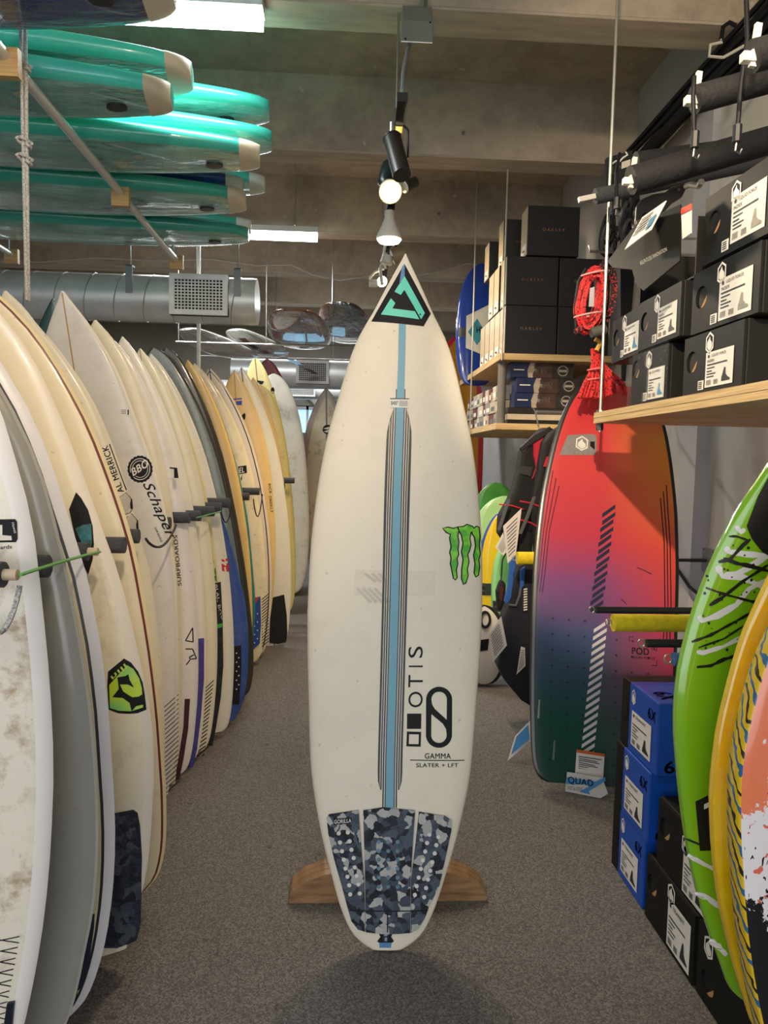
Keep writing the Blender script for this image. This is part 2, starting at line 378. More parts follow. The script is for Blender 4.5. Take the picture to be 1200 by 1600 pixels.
# pilaster, ledge and painted panel on the right wall
slab('trim_1', (1.44, 1.5, 2.86, 3.0, 0, 2.75), mat('#b4b2b4', .8, var=.12, vs=3, bump=.3, bs=9))
slab('trim_2', (1.47, 1.5, 1.2, 3.05, 2.05, 2.68), mat('#c9c5ba', .6, var=.05))
slab('trim_3', (1.42, 1.5, 1.35, 2.3, 1.12, 1.29), mat('#b9b2ae', .7))
b0 = at(1066, 890, Y=3.02)
tag(MB().box(b0[0]-.012, b0[0]+.03, 2.98, 3.0, b0[2]-.06, b0[2]+.055).obj('wood_block', wood_mat('#a5814e', '#7c5c36')), 'small brown wooden block fixed on grey wall beside the red wakeboard', 'block')
# ------------------------------------------------------------------ the surfboard standing in the aisle
OUT_C = [(0, .036), (.004, .05), (.009, .064), (.021, .086), (.05, .113), (.091, .138), (.163, .175), (.236, .200), (.324, .212), (.414, .222), (.46, .225), (.534, .224), (.601, .217), (.698, .196), (.778, .164), (.839, .136), (.875, .111), (.901, .0865), (.953, .043), (.98, .019), (.993, .0075), (1, .002)]
SB = Board('surfboard', 'white shortboard with blue stringer stripe standing upright on a wooden stand', at(604, 1481, Z=0)+np.array([0, 0, .004]), at(632, 406, Y=2.0), 1.0, OUT_C, .062,
           board_mat('#e9e0cc', wax=.035, coat=0, rough=.5), nr=.03, tr=.012, n=2.7, N=60, K=36)
def zpx(ox, oy, s, pts): return [(ox+x/s, oy+y/s) for x, y in pts]
NAVY = mat('#161a26', .4, var=0); SKYB = mat('#6ba3b8', .45, var=.05, vs=60); TEAL = mat('#5ed3bd', .42, var=.02)
Z7 = lambda *p: zpx(560, 400, 5.333, p); Z8 = lambda *p: zpx(540, 780, 3.478, p); Z6 = lambda *p: zpx(440, 1200, 3.53, p)
# long stripe: centre line and half widths by pixel row
sy = [500, 560, 623, 640, 680, 780, 924, 1067, 1209, 1234, 1262]
cx = pchip(sy, [628.8, 627.6, 625.6, 625, 623.6, 620.3, 616.8, 613, 609.3, 609, 608.6])
hb = pchip(sy, [5.6, 5.6, 5.9, 6, 6.1, 6.2, 6.4, 6.3, 6.2, 6.2, 6.4])
ho = pchip([608, 622, 640, 656, 681, 780, 924, 1067, 1209, 1222, 1234, 1262], [6.6, 7.2, 11, 15.5, 19.5, 20, 19.5, 19.3, 19.2, 18.4, 15, 12])
def band(fa, fb, y0, y1, n=44):
    V = []; Fc = []
    for i in range(n+1):
        y = y0+(y1-y0)*i/n; V += [SB.pl(cx(y)+fa(y), y), SB.pl(cx(y)+fb(y), y)]
    for i in range(n): Fc.append((2*i, 2*i+1, 2*i+3, 2*i+2))
    return V, Fc
SB.dec('blue_stripe', [band(lambda y: -hb(y), lambda y: hb(y), 500, 1262)], SKYB, off=.0010)
dk = []
for sg in (-1, 1):
    dk.append(band(lambda y: sg*hb(y), lambda y: sg*(hb(y)+1.6), 608, 1262))
    dk.append(band(lambda y: sg*min(hb(y)+3, ho(y)), lambda y: sg*min(hb(y)+5.2, ho(y)), 634, 1262))
    dk.append(band(lambda y: sg*min(hb(y)+6.6, ho(y)), lambda y: sg*min(hb(y)+8.6, ho(y)), 640, 1234))
    dk.append(band(lambda y: sg*min(hb(y)+9.8, ho(y)), lambda y: sg*ho(y), 648, 1234))
SB.dec('dark_stripes', dk, NAVY, off=.0008, label='navy pinstripes either side of the blue stripe')
NS = SB.dec('nose_sticker', [SB.P(Z7((383, 66), (603, 483), (543, 587), (107, 548), (133, 500)))], INK, off=.0014, label='black triangular nose sticker')
SB.dec('sticker_emblem', [SB.P(Z7((383, 168), (553, 478), (522, 530), (383, 285), (353, 327), (300, 300))), SB.P(Z7((270, 355), (307, 395), (283, 440), (470, 463), (507, 530), (187, 490)))], TEAL, off=.0022, label='broken teal triangle', on=NS)
SB.dec('nose_tape', [SB.P(Z7((365, 88), (386, 72), (385, 160), (362, 205), (342, 238), (350, 160)))], mat('#5b86b4', .3, var=.3, vs=60), off=.0026)
SB.dec('nose_dot', [SB.P(zpx(560, 400, 5.333, circ(514, 490, 7, 10)))], INK, off=.0026, on=NS)
PT = SB.dec('price_tag', [SB.P([(610, 623), (638.6, 623.3), (638.6, 637.8), (610, 637.2)])], PAPER, off=.0024)
SB.text('price_print', "$400\u00b0", (611, 634), (622, 634), (0, -7), INK, .004, off=.003, on=PT)
SB.dec('price_lines', [SB.P([(609.6, 622.6), (638.9, 622.9), (638.9, 624.4), (609.6, 624.1)])]+[SB.P([(623.5, y), (637, y+.1), (637, y+.9), (623.5, y+.8)]) for y in (627, 629.3, 631.6, 634)], PRINT, off=.003, on=PT)
# three-claw sticker
claws = [Z8((530, 160), (555, 155), (585, 162), (604, 155), (612, 172), (606, 200), (612, 235), (607, 270), (611, 300), (602, 322), (606, 350), (598, 385), (603, 425), (596, 436), (588, 428), (583, 400), (572, 350), (576, 318), (568, 290), (576, 260), (568, 210), (572, 190), (548, 178)),
         Z8((612, 152), (640, 152), (660, 140), (690, 152), (698, 166), (677, 182), (672, 215), (678, 250), (668, 285), (660, 300), (667, 340), (658, 380), (662, 415), (650, 455), (640, 460), (632, 430), (634, 380), (641, 330), (632, 285), (641, 240), (632, 195), (620, 175)),
         Z8((688, 168), (712, 150), (722, 155), (727, 200), (723, 250), (728, 300), (720, 330), (725, 370), (718, 412), (708, 420), (701, 400), (706, 350), (698, 305), (709, 255), (702, 205), (690, 188))]
CO = SB.dec('claw_outline', [SB.P(grow(c, 1.9)) for c in claws], INK, off=.0012, maxlen=.02)
nt = NT('claw_green'); setp(nt, .4); nt.l(nt.ramp(nt.noise(38, 2), [(.4, lin('#4fae38')), (.6, lin('#86d63c'))]), nt.b.inputs['Base Color'])
SB.dec('claw_mark', [SB.P(c) for c in claws], nt.m, off=.0022, maxlen=.02, label='three green claw marks', on=CO)
# lettering up the board
for ch, y0, y1 in (('O', 1131, 1046), ('T', 1022, 955), ('S', 862, 800)):
    a = Z8((418, y0))[0]; b = Z8((420, y1))[0]; SB.text('letter', ch, a, b, (-78/3.478, 0), INK, -.004 if ch == 'O' else .0)
SB.dec('letter', [SB.P(Z8((343, 904), (343, 913), (419, 913), (419, 904)))], INK)
SB.dec('letter_square', [SB.P(Z8((334, 1165), (412, 1165), (410, 1248), (333, 1248))), SB.P(Z8((333, 1262), (410, 1264), (408, 1345), (330, 1343)), Z8((345, 1277), (398, 1278), (396, 1331), (343, 1330)))], INK)
def arc(cx_, cy_, r, a0, a1, n=10): return [(cx_+r*math.cos(R(a0+(a1-a0)*i/n)), cy_+r*math.sin(R(a0+(a1-a0)*i/n))) for i in range(n+1)]
ring = arc(508, 1090, 71, 180, 360, 22)+arc(507, 1280, 71, 0, 180, 22)
h1 = arc(508, 1088, 42, 180, 360, 16)+[(549, 1198), (485, 1140), (470, 1115)]
h2 = arc(507, 1282, 42, 180, 0, 16)+[(546, 1250), (528, 1220), (466, 1168)]
SB.dec('oval_emblem', [SB.P(Z8(*ring), Z8(*h1), Z8(*h2))], INK, maxlen=.02)
SB.text('model_lettering', 'GAMMA', Z8((430, 1410))[0], Z8((572, 1410))[0], (0, -30/3.478), INK, .02)
SB.text('model_lettering', 'SLATER + LFT', Z8((383, 1456))[0], Z8((612, 1456))[0], (0, -22/3.478), INK, .015)
SB.dec('model_lettering', [SB.P(Z8((350, 1415), (645, 1416), (645, 1421), (350, 1420)))], INK)
SB.dec('tape_patch', [SB.P([(555, 890), (680, 893), (680, 931), (553, 931)])], mat('#ddd4c0', .42, var=.03, vs=40), off=.0004, label='clear tape patch over the stripe')
SB.dec('scuff', [SB.P([(556+i*9, 920), (560+i*9, 918), (582+i*9, 940), (577+i*9, 943)]) for i in range(4)]+[SB.P([(568+i*11, 897), (572+i*11, 895), (590+i*8, 908), (586+i*8, 911)]) for i in range(3)], mat('#c9c0b0', .6, var=.05), off=.0006)
# traction pad: three pieces, round studs, maker's patch
CAMO = camo_mat(['#161923', '#3a4552', '#4a5663', '#232a35', '#a9aba8', '#4c5764', '#3f4a57', '#b4b5b0', '#20252f'], 62)
PL_ = SB.dec('traction_pad', [SB.P(Z6((248, 275), (262, 254), (424, 229), (438, 420), (456, 620), (460, 898), (420, 885), (385, 840), (362, 760), (330, 640), (290, 500), (258, 360)))], CAMO, off=0, thick=.006)
PC_ = SB.dec('traction_pad', [SB.P(Z6((450, 232), (560, 216), (735, 232), (722, 420), (710, 620), (708, 904), (585, 912), (464, 900), (461, 620), (455, 420)))], CAMO, off=0, thick=.0065)
PR_ = SB.dec('traction_pad', [SB.P(Z6((757, 240), (900, 262), (936, 285), (935, 340), (905, 480), (870, 640), (812, 760), (790, 820), (752, 885), (713, 903), (714, 620), (738, 420)))], CAMO, off=0, thick=.006)
st = [(x, y) for x in (535, 587, 638) for y in (402, 452, 500, 548, 597, 648)]
lf = [(315, 355), (365, 350), (322, 405), (375, 398), (333, 453), (385, 445), (343, 500), (397, 490), (352, 548), (403, 542), (363, 593), (413, 588), (373, 640), (423, 635), (430, 685), (378, 690)]
rt = [(813, 362), (862, 375), (800, 408), (851, 420), (790, 455), (842, 465), (777, 503), (829, 513), (766, 550), (817, 560), (754, 598), (805, 608), (743, 645), (795, 655), (733, 693), (784, 705)]
for q_, l_ in ((PL_, lf), (PR_, rt)): SB.dec('studs', [SB.P(zpx(440, 1200, 3.53, circ(x, y, 11.5, 10))) for x, y in l_], mat('#d9d8d2', .6, var=0), off=.004, thick=.0045, stuff=True, on=q_)
SB.dec('studs', [SB.P(zpx(440, 1200, 3.53, circ(x, y, 11, 10))) for x, y in st], mat('#5f7f93', .6, var=.25, vs=40), off=.004, thick=.0045, stuff=True, on=PC_)
SB.dec('pad_ridge', [SB.P(Z6((370, 776), (800, 776), (800, 782), (370, 782))), SB.P(Z6((580, 780), (586, 780), (586, 900), (580, 900)))], INK, off=.0071, on=PC_, stuff=True)
SB.dec('pad_patch', [SB.P(Z6((285, 276), (385, 268), (388, 300), (288, 309)))], INK, off=.0068, on=PL_)
SB.text('pad_patch_lettering', 'GORILLA', Z6((290, 303))[0], Z6((384, 296))[0], (0, -22/3.53), WHITE, .02, off=.0076, on=PL_)
SB.dec('leash_pad', [SB.P(Z6((527, 895), (548, 876), (575, 896), (600, 876), (622, 895), (604, 930), (620, 955), (598, 970), (545, 968), (527, 955), (545, 930)))], INK, off=.0012)
SB.dec('leash_plug', [SB.P(zpx(440, 1200, 3.53, circ(573, 930, 17, 14, 26)))], mat('#2a2b30', .3), off=.001, thick=.005)
SB.dec('plug_pin', [SB.P(Z6((564, 912), (582, 912), (582, 920), (564, 920))), SB.P(Z6((568, 928), (580, 928), (580, 948), (568, 948)))], mat('#9aa0a6', .4), off=.0064)
SB.dec('tail_tape', [SB.P(Z6((538, 962), (606, 962), (603, 990), (540, 990)))], mat('#4f83b5', .5, var=.25, vs=90), off=.0014)
# wooden floor stand
sc_ = thing('board_stand', 'brown plywood half moon board stand on the carpet behind the white shortboard', 'stand', (.132, 1.83, 0))
PLY = wood_mat('#a07c58', '#735638', (8, 4, 40), .4)
prof = [(-.262, 0), (.264, 0), (.266, .012), (.25, .038), (.215, .062), (.165, .08), (.1, .09), (-.1, .09), (-.17, .08), (-.22, .062), (-.255, .036), (-.264, .012)]
for k, (y0, y1) in enumerate(((1.80, 1.824), (1.825, 1.849), (1.85, 1.872))):
    MB().prism(prof, lambda u, v, d: (.132+u*(1+.004*k), d, v), y0, y1).obj('ply_layer', PLY, sc_, bevel=.002)
MB().bar((.132, 1.86, .03), (.152, 1.99, .92), .07, .02, (1, 0, 0)).obj('back_post', PLY, sc_)
MB().box(.10, .165, 1.86, 2.2, 0, .03).obj('rear_foot', PLY, sc_)

# ------------------------------------------------------------------ the rack of used boards on the left
GL = 'used surfboards standing in the left rack'
LB = {}
def left(key, Y, nose, edge, tr, label, m, outline=SHORT, T=.058, k=.3, nr=.05, wn=False, lim=(.17, .28), pts=None, tw=.115, tc=None):
    if pts:   # outline read off the visible rail
        n = np.array([nose[0], Y+.01, nose[1]]) if wn else at(*nose, Y=Y+.01)
        t0 = np.array([tc if tc is not None else tr-tw, Y, .014]); Lz = np.linalg.norm(n-t0); zl = (n-t0)/Lz; xl = np.cross(np.array([0, 1, 0])-zl*zl[1], zl); xl = xl/np.linalg.norm(xl)
        O = []
        for q in pts:
            p = at(*q, Y=Y)-t0; t = float(p@zl)/Lz; w = float(p@xl)
            if .006 < t < .985 and w > .02: O.append((t, w))
        O = sorted(O); wt = min(tw, O[0][1]*.97); O = [(0, wt*.9), (.004, wt*.98)]+[o for o in O if o[0] > .008]
        tl, wl = O[-1]
        if tl < .955: O += [(tl+(1-tl)*f, wl*g) for f, g in ((.35, .76), (.65, .47), (.85, .235))]
        O.append((1, .004)); O2 = [O[0]]
        for o in O[1:]:
            if o[0]-O2[-1][0] > .004: O2.append(o)
        LB[key] = Board('surfboard', label, t0, n, 1.0, O2, T, m, nr=nr, tr=.015, group=GL, N=40, K=24)
        return LB[key]
    n = np.array([nose[0], Y+.01, nose[1]]) if wn else at(*nose, Y=Y+.01)
    e = at(*edge, Y=Y); s = e[2]/n[2]
    hw = (e[0]-tr*(1-s)-n[0]*s)/(1-k*(1-s)); hw = min(max(hw, lim[0]), lim[1])
    LB[key] = Board('surfboard', label, (tr-k*hw, Y, .014), n, hw, outline, T, m, nr=nr, tr=.015, group=GL, N=34, K=22)
    return LB[key]
CRM, CRM2, YEL, WHT = '#efe3c4', '#f0e6cd', '#efd59a', '#efe9e0'
b1 = left('a', 1.15, (-.86, 1.72), (82, 1230), -.56, 'nearest cream board in the left rack with tail grid print and brown scuffed wax', board_mat('#ece4d0', rail='#efe9e2', rw=.022, wax=.3, waxc='#b39d7c'), wn=True, pts=[(0, 637), (25, 722), (52, 837), (70, 1000), (82, 1175), (81, 1275), (72, 1412), (40, 1600)], tc=-.68)
b1.dec('logo_patch', [b1.P([(-40, 812), (24, 811), (27, 815), (28, 842), (25, 847), (-40, 848)], [(-30, 822), (19, 838), (19, 846), (-30, 846)][:0] or [(-34, 820), (4, 820), (4, 836), (18, 837), (19, 844), (-34, 845)])], INK)
b1.text('logo_lettering', 'ards', (1, 858), (19, 857), (0, -6), INK, .01); b1.text('logo_lettering', 'Hawaii', (19, 817), (23, 833), (4, -1), WHITE, 0, off=.002)
grid = []
for i in range(9): grid += [b1.P([(-30, 1462+i*17), (30-i*3.2, 1462+i*17+10), (30-i*3.2, 1462+i*17+11.6), (-30, 1462+i*17+1.6)]), b1.P([(-30, 1474+i*17), (31-i*3.2, 1462+i*17), (31-i*3.2, 1463.6+i*17), (-30, 1475.6+i*17)])]
b1.dec('tail_grid', grid, INK)
b1.dec('traction_pad', [b1.P([(13, 1565), (24, 1563), (18, 1625), (4, 1625)])], NAVY, off=0, thick=.005)
b2 = left('b', 1.28, (-.93, 1.73), (153, 1245), -.53, 'grey resin tinted surfboard second in the left rack', board_mat('#9a9a92', rail='#b2b0a4', rw=.004, wax=.06, waxc='#7e7f7a', coat=.8, rough=.25), wn=True, pts=[(0, 602), (25, 647), (65, 740), (91, 837), (100, 875), (120, 975), (137, 1075), (150, 1197), (154, 1275), (150, 1400), (137, 1475), (106, 1597)], tc=-.66)
b3 = left('c', 1.41, (-.97, 1.74), (181, 1285), -.545, 'cream surfboard third in the left rack with black pinline and white rail', board_mat('#ece0be', rail='#efedf0', rw=.019, pin=('#22262c', .018, .0235), wax=.02), wn=True, pts=[(0, 562), (45, 640), (85, 740), (112, 830), (130, 880), (150, 975), (165, 1075), (175, 1197), (180, 1275), (180, 1350), (172, 1437), (155, 1512), (135, 1557), (107, 1598)], tc=-.64)
b3.dec('traction_pad', [b3.P([(100, 1438), (148, 1428), (147, 1450), (140, 1500), (132, 1535), (124, 1545), (100, 1548)])], mat('#262b40', .8), off=0, thick=.005)
b3.dec('tail_print', [b3.P([(119, 1551), (122, 1544), (121, 1556), (112, 1570), (119, 1556)])], INK)
b4 = left('d', 1.60, (-1.02, 1.70), (240, 1195), -.468, 'cream surfboard fourth in the left rack with yellow green sticker and dark camo pad', board_mat(CRM2, wax=.12, rail='#f0e6d6', rw=.02), wn=True, pts=[(0, 485), (57, 567), (100, 665), (137, 765), (167, 850), (187, 905), (207, 985), (220, 1040), (235, 1112), (241, 1200), (239, 1260), (232, 1350), (217, 1462), (212, 1490)], tc=-.585)
b4.dec('diamond_sticker', [b4.P([(119, 769), (127, 778), (138, 797), (145, 822), (147, 850), (145, 874), (138, 898), (128, 878), (120, 850), (112, 815), (108, 796)])], INK)
b4.dec('sticker_art', [b4.P([(118, 826), (130, 820), (143, 818), (144, 848), (141, 862), (128, 848)])], mat('#2f6e78', .5, var=.5, vs=80), off=.0016)
nt = NT('lime'); setp(nt, .4); nt.l(nt.ramp(nt.noise(9, 1), [(.38, lin('#4fcf86')), (.58, lin('#c3e23a'))]), nt.b.inputs['Base Color']); LIME = nt.m
oc = [(194, 1030), (204, 1036), (215, 1050), (222, 1067), (225, 1085), (228, 1108), (215, 1113), (200, 1114), (185, 1113), (171, 1108), (169, 1070), (170, 1050)]
b4.dec('round_sticker', [b4.P(grow(oc, 1.3))], INK, maxlen=.02)
b4.dec('sticker_ground', [b4.P([(199, 1039), (209, 1045), (218, 1060), (222, 1075), (224, 1105), (205, 1111), (185, 1110), (172, 1106), (171, 1070)])], LIME, off=.0016, maxlen=.02)
b4.dec('sticker_emblem', [b4.P([(184, 1058), (196, 1056), (201, 1053), (203, 1062), (210, 1074), (200, 1069), (188, 1069), (193, 1080), (207, 1089), (217, 1088), (225, 1083), (226, 1100), (213, 1103), (206, 1111), (203, 1098), (192, 1090), (176, 1089), (186, 1076)])], INK, off=.0022, maxlen=.02)
b4.text('sticker_lettering', 'nill', (173, 1057), (195, 1036), (5, 6.5), mat('#c8e04a', .4, var=0), .02, off=.0022)
CAMO2 = camo_mat(['#161b2c', '#262d40', '#39404f', '#1d2233', '#2b3244', '#464d58'], 55)
b4.dec('traction_pad', [b4.P([(150, 1271), (182, 1270), (208, 1265), (215, 1270), (219, 1290), (222, 1340), (221, 1400), (219, 1450), (214, 1467), (200, 1473), (184, 1479), (150, 1478)])], CAMO2, off=0, thick=.006)
b5 = left('e', 1.81, (-1.08, 1.70), (260, 1215), -.505, 'cream surfboard with dark red pinline along its rail', board_mat(CRM, rail='#eddcae', rw=.010, pin=('#6e2a20', .007, .0125), wax=.08), wn=True, pts=[(0, 459), (53, 512), (103, 587), (153, 687), (203, 830), (230, 960), (249, 1090), (258, 1197), (261, 1250), (251, 1360), (234, 1400)], tc=-.60)
b6 = left('f', 2.05, (22, 462), (252, 1120), -.56, 'pale surfboard with black block lettering and grey hexagon prints near the rail', board_mat('#ebe3cb', wax=.05), pts=[(60, 503), (100, 552), (150, 632), (175, 692), (200, 770), (217, 837), (232, 887), (249, 1012), (257, 1112), (256, 1230)], tc=-.66)
b6.text('board_lettering', 'AL MERRICK', (194, 768), (168, 695), (-9, 3.6), INK, .02)
b6.dec('lettering_rule', [b6.P([(197, 766), (198.6, 765.4), (172, 693.4), (170.4, 694)])], INK)
for dx, dy_ in ((0, 0), (9, 33)):
    hx = [(186+dx, 778+dy_), (197+dx, 770+dy_), (206+dx, 781+dy_), (207+dx, 794+dy_), (203+dx, 801+dy_), (190+dx, 806+dy_)]
    b6.dec('hexagon_print', [b6.P(grow(hx, 1))], INK); b6.dec('hexagon_fill', [b6.P(hx)], mat('#bdb7aa', .5, var=.04), off=.0016)
Board('surfboard', 'dark green surfboard tip almost hidden behind the script lettered board', (-1.42, 3.02, .012), at(94, 472, Y=3.03), .14, SHORT, .055, board_mat('#16463f', wax=0, coat=.8), group=GL, N=26, K=18)
b7 = left('g', 2.38, (107, 461), (278, 1010), -.592, 'pointed greyish white surfboard with round badge and black script lettering', board_mat('#e4dfd8', stringer=('#b88e62', .0022), wax=.05, waxc='#8d8880', rail='#efe6d2', rw=.006), pts=[(125, 483), (150, 517), (190, 590), (217, 665), (245, 745), (262, 815), (272, 875), (278, 975), (279, 1087), (275, 1180), (264, 1240)], tc=-.685)
b7.dec('round_badge', [b7.P([(219+20*(1+.06*(i % 2))*math.cos(i*math.pi/20)*.95, 733+20.5*(1+.06*(i % 2))*math.sin(i*math.pi/20)) for i in range(40)])], INK, maxlen=.015)
b7.dec('badge_ring', [b7.P(circ(219, 733, 15.8, 28, 17), circ(219, 733, 14.9, 28, 16)), b7.P(circ(219, 733, 12.4, 28, 13.4), circ(219, 733, 11.6, 28, 12.6))], WHITE, off=.0018, maxlen=.015)
b7.dec('badge_ring', [b7.P([(203.5, 739), (233, 718), (236, 727), (206, 748)])], INK, off=.0022)
b7.text('badge_lettering', 'BBO', (208.5, 744.5), (233, 728), (-3.2, -12), WHITE, .03, off=.003)
v, fc = text01('Schaper', .012)
vv = []
for s_, t_ in v:   # a script word: leaning letters along the board's length
    a = np.array([217.5, 757.])+s_*np.array([38, 83.]); up = np.array([21.5, -4.5])*(1.0)
    vv.append(tuple(a+t_*up+np.array([3.5, 9])*(t_-.3)*.55))
b7.dec('script_lettering', [([b7.pl(*p) for p in vv], fc)], INK, off=.0012)
b7.text('script_lettering', 'HAWAII', (241, 825), (251, 847), (3.5, -1.5), INK)
b7.dec('price_tag', [b7.P([(188, 638), (203, 639), (203, 651), (188, 650)])], PAPER); b7.dec('price_print', [b7.P([(189.5, y), (197.5, y+.3), (197.5, y+1), (189.5, y+.7)]) for y in (640.5, 643, 645.5)]+[b7.P([(199.5, 640), (201.5, 640), (201.5, 648), (199.5, 648)])], INK, off=.0015)
b7.dec('tail_lines', [b7.P([(250, 1110+i*7.2), (279, 1084+i*7.2), (279, 1085.6+i*7.2), (250, 1111.6+i*7.2)]) for i in range(20)], INK)
b8 = left('h', 2.47, (157, 505), (284, 1000), -.572, 'cream surfboard with black square logo and lettering down the rail', board_mat('#efe4c6', wax=.05), pts=[(180, 530), (215, 590), (233, 640), (247, 690), (260, 745), (270, 810), (277, 880), (284, 1000), (284, 1090), (278, 1190)], tc=-.67)
b8.dec('square_logo', [b8.P([(265, 730), (277, 731), (279, 747), (272, 747), (272, 733), (265, 732)])], INK)
b8.text('rail_lettering', 'SURFBOARDS', (284, 915), (277, 836), (-6, .5), INK, .02)
b8.dec('tail_mark', [b8.P([(276, 994), (280.5, 1000), (276, 999)])], INK)
b9 = left('i', 2.56, (186, 536), (307, 1030), -.575, 'white surfboard with black angular logo and maroon tail pad', board_mat('#f0e9e2', wax=.06), k=.3)
def stroke(b, pts, w): 
    out = []
    for p, q in zip(pts, pts[1:]):
        d = np.array(q)-np.array(p); n = np.array([-d[1], d[0]])/(np.linalg.norm(d)+1e-9)*w/2
        out.append(b.P([tuple(np.array(p)+n), tuple(np.array(q)+n), tuple(np.array(q)-n), tuple(np.array(p)-n)]))
    return out
b9.dec('angular_logo', stroke(b9, [(301, 981), (290, 1001), (302, 1003), (301, 981)], 1.8)+stroke(b9, [(290, 1014), (301, 1014), (305, 1024), (307, 1029)], 1.8)+stroke(b9, [(307, 1029), (297, 1030), (296, 1027), (303, 1023)], 1.8)+stroke(b9, [(297, 1031), (291, 1039)], 1.8), INK)
b9.dec('traction_pad', [b9.P([(289, 1092), (297, 1092), (294, 1140), (287, 1185), (280, 1219), (273, 1220), (280, 1180), (287, 1135)])], mat('#4a2028', .8, var=.25, vs=60), off=0, thick=.005)
b10 = left('j', 2.66, (198, 530), (320, 1040), -.555, 'yellowed white surfboard with long purple tail pad', board_mat('#efe2b9', rail='#f3ead8', rw=.03, wax=.05), k=.34)
b10.dec('traction_pad', [b10.P([(307, 998), (319, 997), (319, 1060), (314, 1120), (308, 1170), (300, 1205), (284, 1228), (290, 1200), (300, 1150), (306, 1080)])], mat('#4b4590', .75, var=.18, vs=70, bump=.4, bs=120), off=0, thick=.006)
b11 = left('k', 2.76, (225, 548), (336, 1030), -.535, 'cream surfboard with black line hatching at the tail', board_mat('#f0e5c6', wax=.04, stringer=('#b89b6e', .002)), k=.34)
b11.dec('tail_lines', [b11.P([(318-i*1.1, 1077+i*6.4), (334-i*.8, 1062+i*6.4), (334-i*.8, 1064+i*6.4), (318-i*1.1, 1079+i*6.4)]) for i in range(22)], INK)
b12 = left('l', 2.86, (233, 560), (350, 1000), -.545, 'yellow surfboard with green yellow logo and black lettered tail pad', board_mat('#efe0a8', wax=.05), k=.34)
b12.dec('leaf_logo', [b12.P([(323, 870), (331, 863), (334, 880), (324, 878)]), b12.P([(325, 887), (337, 887), (339, 909), (330, 908), (327, 900)])], mat('#3f7e36', .5, var=.3, vs=60))
b12.dec('leaf_logo', [b12.P([(327, 870), (332, 866), (334, 876), (329, 876)]), b12.P([(329, 890), (335, 890), (336, 900), (330, 899)])], mat('#d9d23c', .5), off=.0016)
b12.dec('traction_pad', [b12.P([(332, 912), (345, 909), (348, 970), (349, 1040), (345, 1090), (337, 1140), (330, 1175), (318, 1194), (312, 1195), (326, 1160), (334, 1100), (337, 1030), (336, 970)])], mat('#26292d', .8, var=.3, vs=50, bump=.4, bs=120), off=0, thick=.006)
b12.text('pad_lettering', 'BLAK BOX', (336, 913), (344, 969), (4.5, -.8), WHITE, .01, off=.0075)
b12.dec('pad_band', [b12.P([(337, 976), (348, 973), (348, 979), (337, 982)])], mat('#4caf50', .6), off=.0072)
b13 = left('m', 2.96, (241, 556), (370, 985), -.487, 'white tailed cream surfboard with red block logo', board_mat('#f2ead8', wax=.03), k=.34)
b13.dec('red_logo', [b13.P([(345, 874), (357, 872), (357, 876), (348, 878)]), b13.P([(346, 881), (357, 880), (358, 893), (354, 893), (353, 886), (350, 886), (351, 893), (347, 892)])], mat('#c9302c', .5))
b14 = left('n', 3.10, (338, 797), (388, 1000), -.463, 'blue surfboard with black tail pad in the left rack', board_mat('#3a57a0', wax=.05, waxc='#8ea2cc'), k=.36, pts=[(350, 812), (362, 850), (375, 905), (384, 950), (388, 1000), (387, 1050), (380, 1095), (372, 1122)], tc=-.57)
b14.dec('traction_pad', [b14.P([(366, 1010), (377, 1008), (377, 1050), (374, 1100), (368, 1100), (362, 1098), (364, 1050)])], mat('#15171c', .8), off=0, thick=.006)
b14.dec('studs', [b14.P(circ(370+(i % 2)*3.5, 1020+i*7, 1.1, 8)) for i in range(9)], WHITE, off=.0062, thick=.002, stuff=True)
b15 = left('o', 3.24, (245, 546), (384, 930), -.475, 'grey green epoxy surfboard with dark rail in the left rack', board_mat('#7b8780', rail='#3b3a35', rw=.010, wax=.10, waxc='#aab4ae', coat=.6), k=.36, outline=FISH)
b16 = left('p', 3.40, (264, 546), (392, 940), -.462, 'dark olive railed surfboard behind the grey green one', board_mat('#4d473c', rail='#3a352d', rw=.045, pin=('#d8c79a', .046, .060), wax=.04, coat=.6), k=.36, outline=FISH)
b17 = left('q', 3.58, (297, 565), (388, 900), -.495, 'orange yellow surfboard behind the dark olive railed one', board_mat('#eec87c', wax=.05), k=.34)
b17b = left('qq', 3.74, (322, 604), (400, 900), -.49, 'short board showing only its teal rail beside the orange yellow one', board_mat('#e9dcc0', rail='#2f7f80', rw=.022, wax=.05), pts=[(357, 682), (379, 767), (390, 835), (396, 900), (399, 940), (397, 985), (390, 1030)], tc=-.565)
b18 = left('r', 3.98, (307, 570), (419, 890), -.478, 'cream surfboard with boxed black letters and studded blue tail pad', board_mat('#f0e2be', wax=.16), k=.34)
b18.dec('boxed_logo', [b18.P([(372, 729), (385, 727), (386, 739), (374, 741)])], INK); b18.text('boxed_letters', 'EL', (374, 739.5), (382, 738), (0, -8.5), WHITE, .02, off=.0018)
b18.dec('boxed_logo', [b18.P([(376, 748), (379, 741), (377.6, 752)])], INK)
b18.dec('traction_pad', [b18.P([(394, 934), (407, 932), (408, 975), (406, 1005), (392, 1018), (392, 975)])], mat('#2a4fa0', .75), off=0, thick=.006)
b18.dec('pad_corner', [b18.P([(396, 934), (405, 933), (398, 945)])], mat('#c8402f', .7), off=.0068)
b18.dec('studs', [b18.P(circ(398+(i % 2)*4.5, 952+i*6.5, 1.0, 8)) for i in range(9)], WHITE, off=.0062, thick=.002, stuff=True)
b18.dec('tail_lines', [b18.P([(409, 936+i*4.6), (420, 927+i*4.6), (420, 928.6+i*4.6), (409, 937.6+i*4.6)]) for i in range(17)], INK)
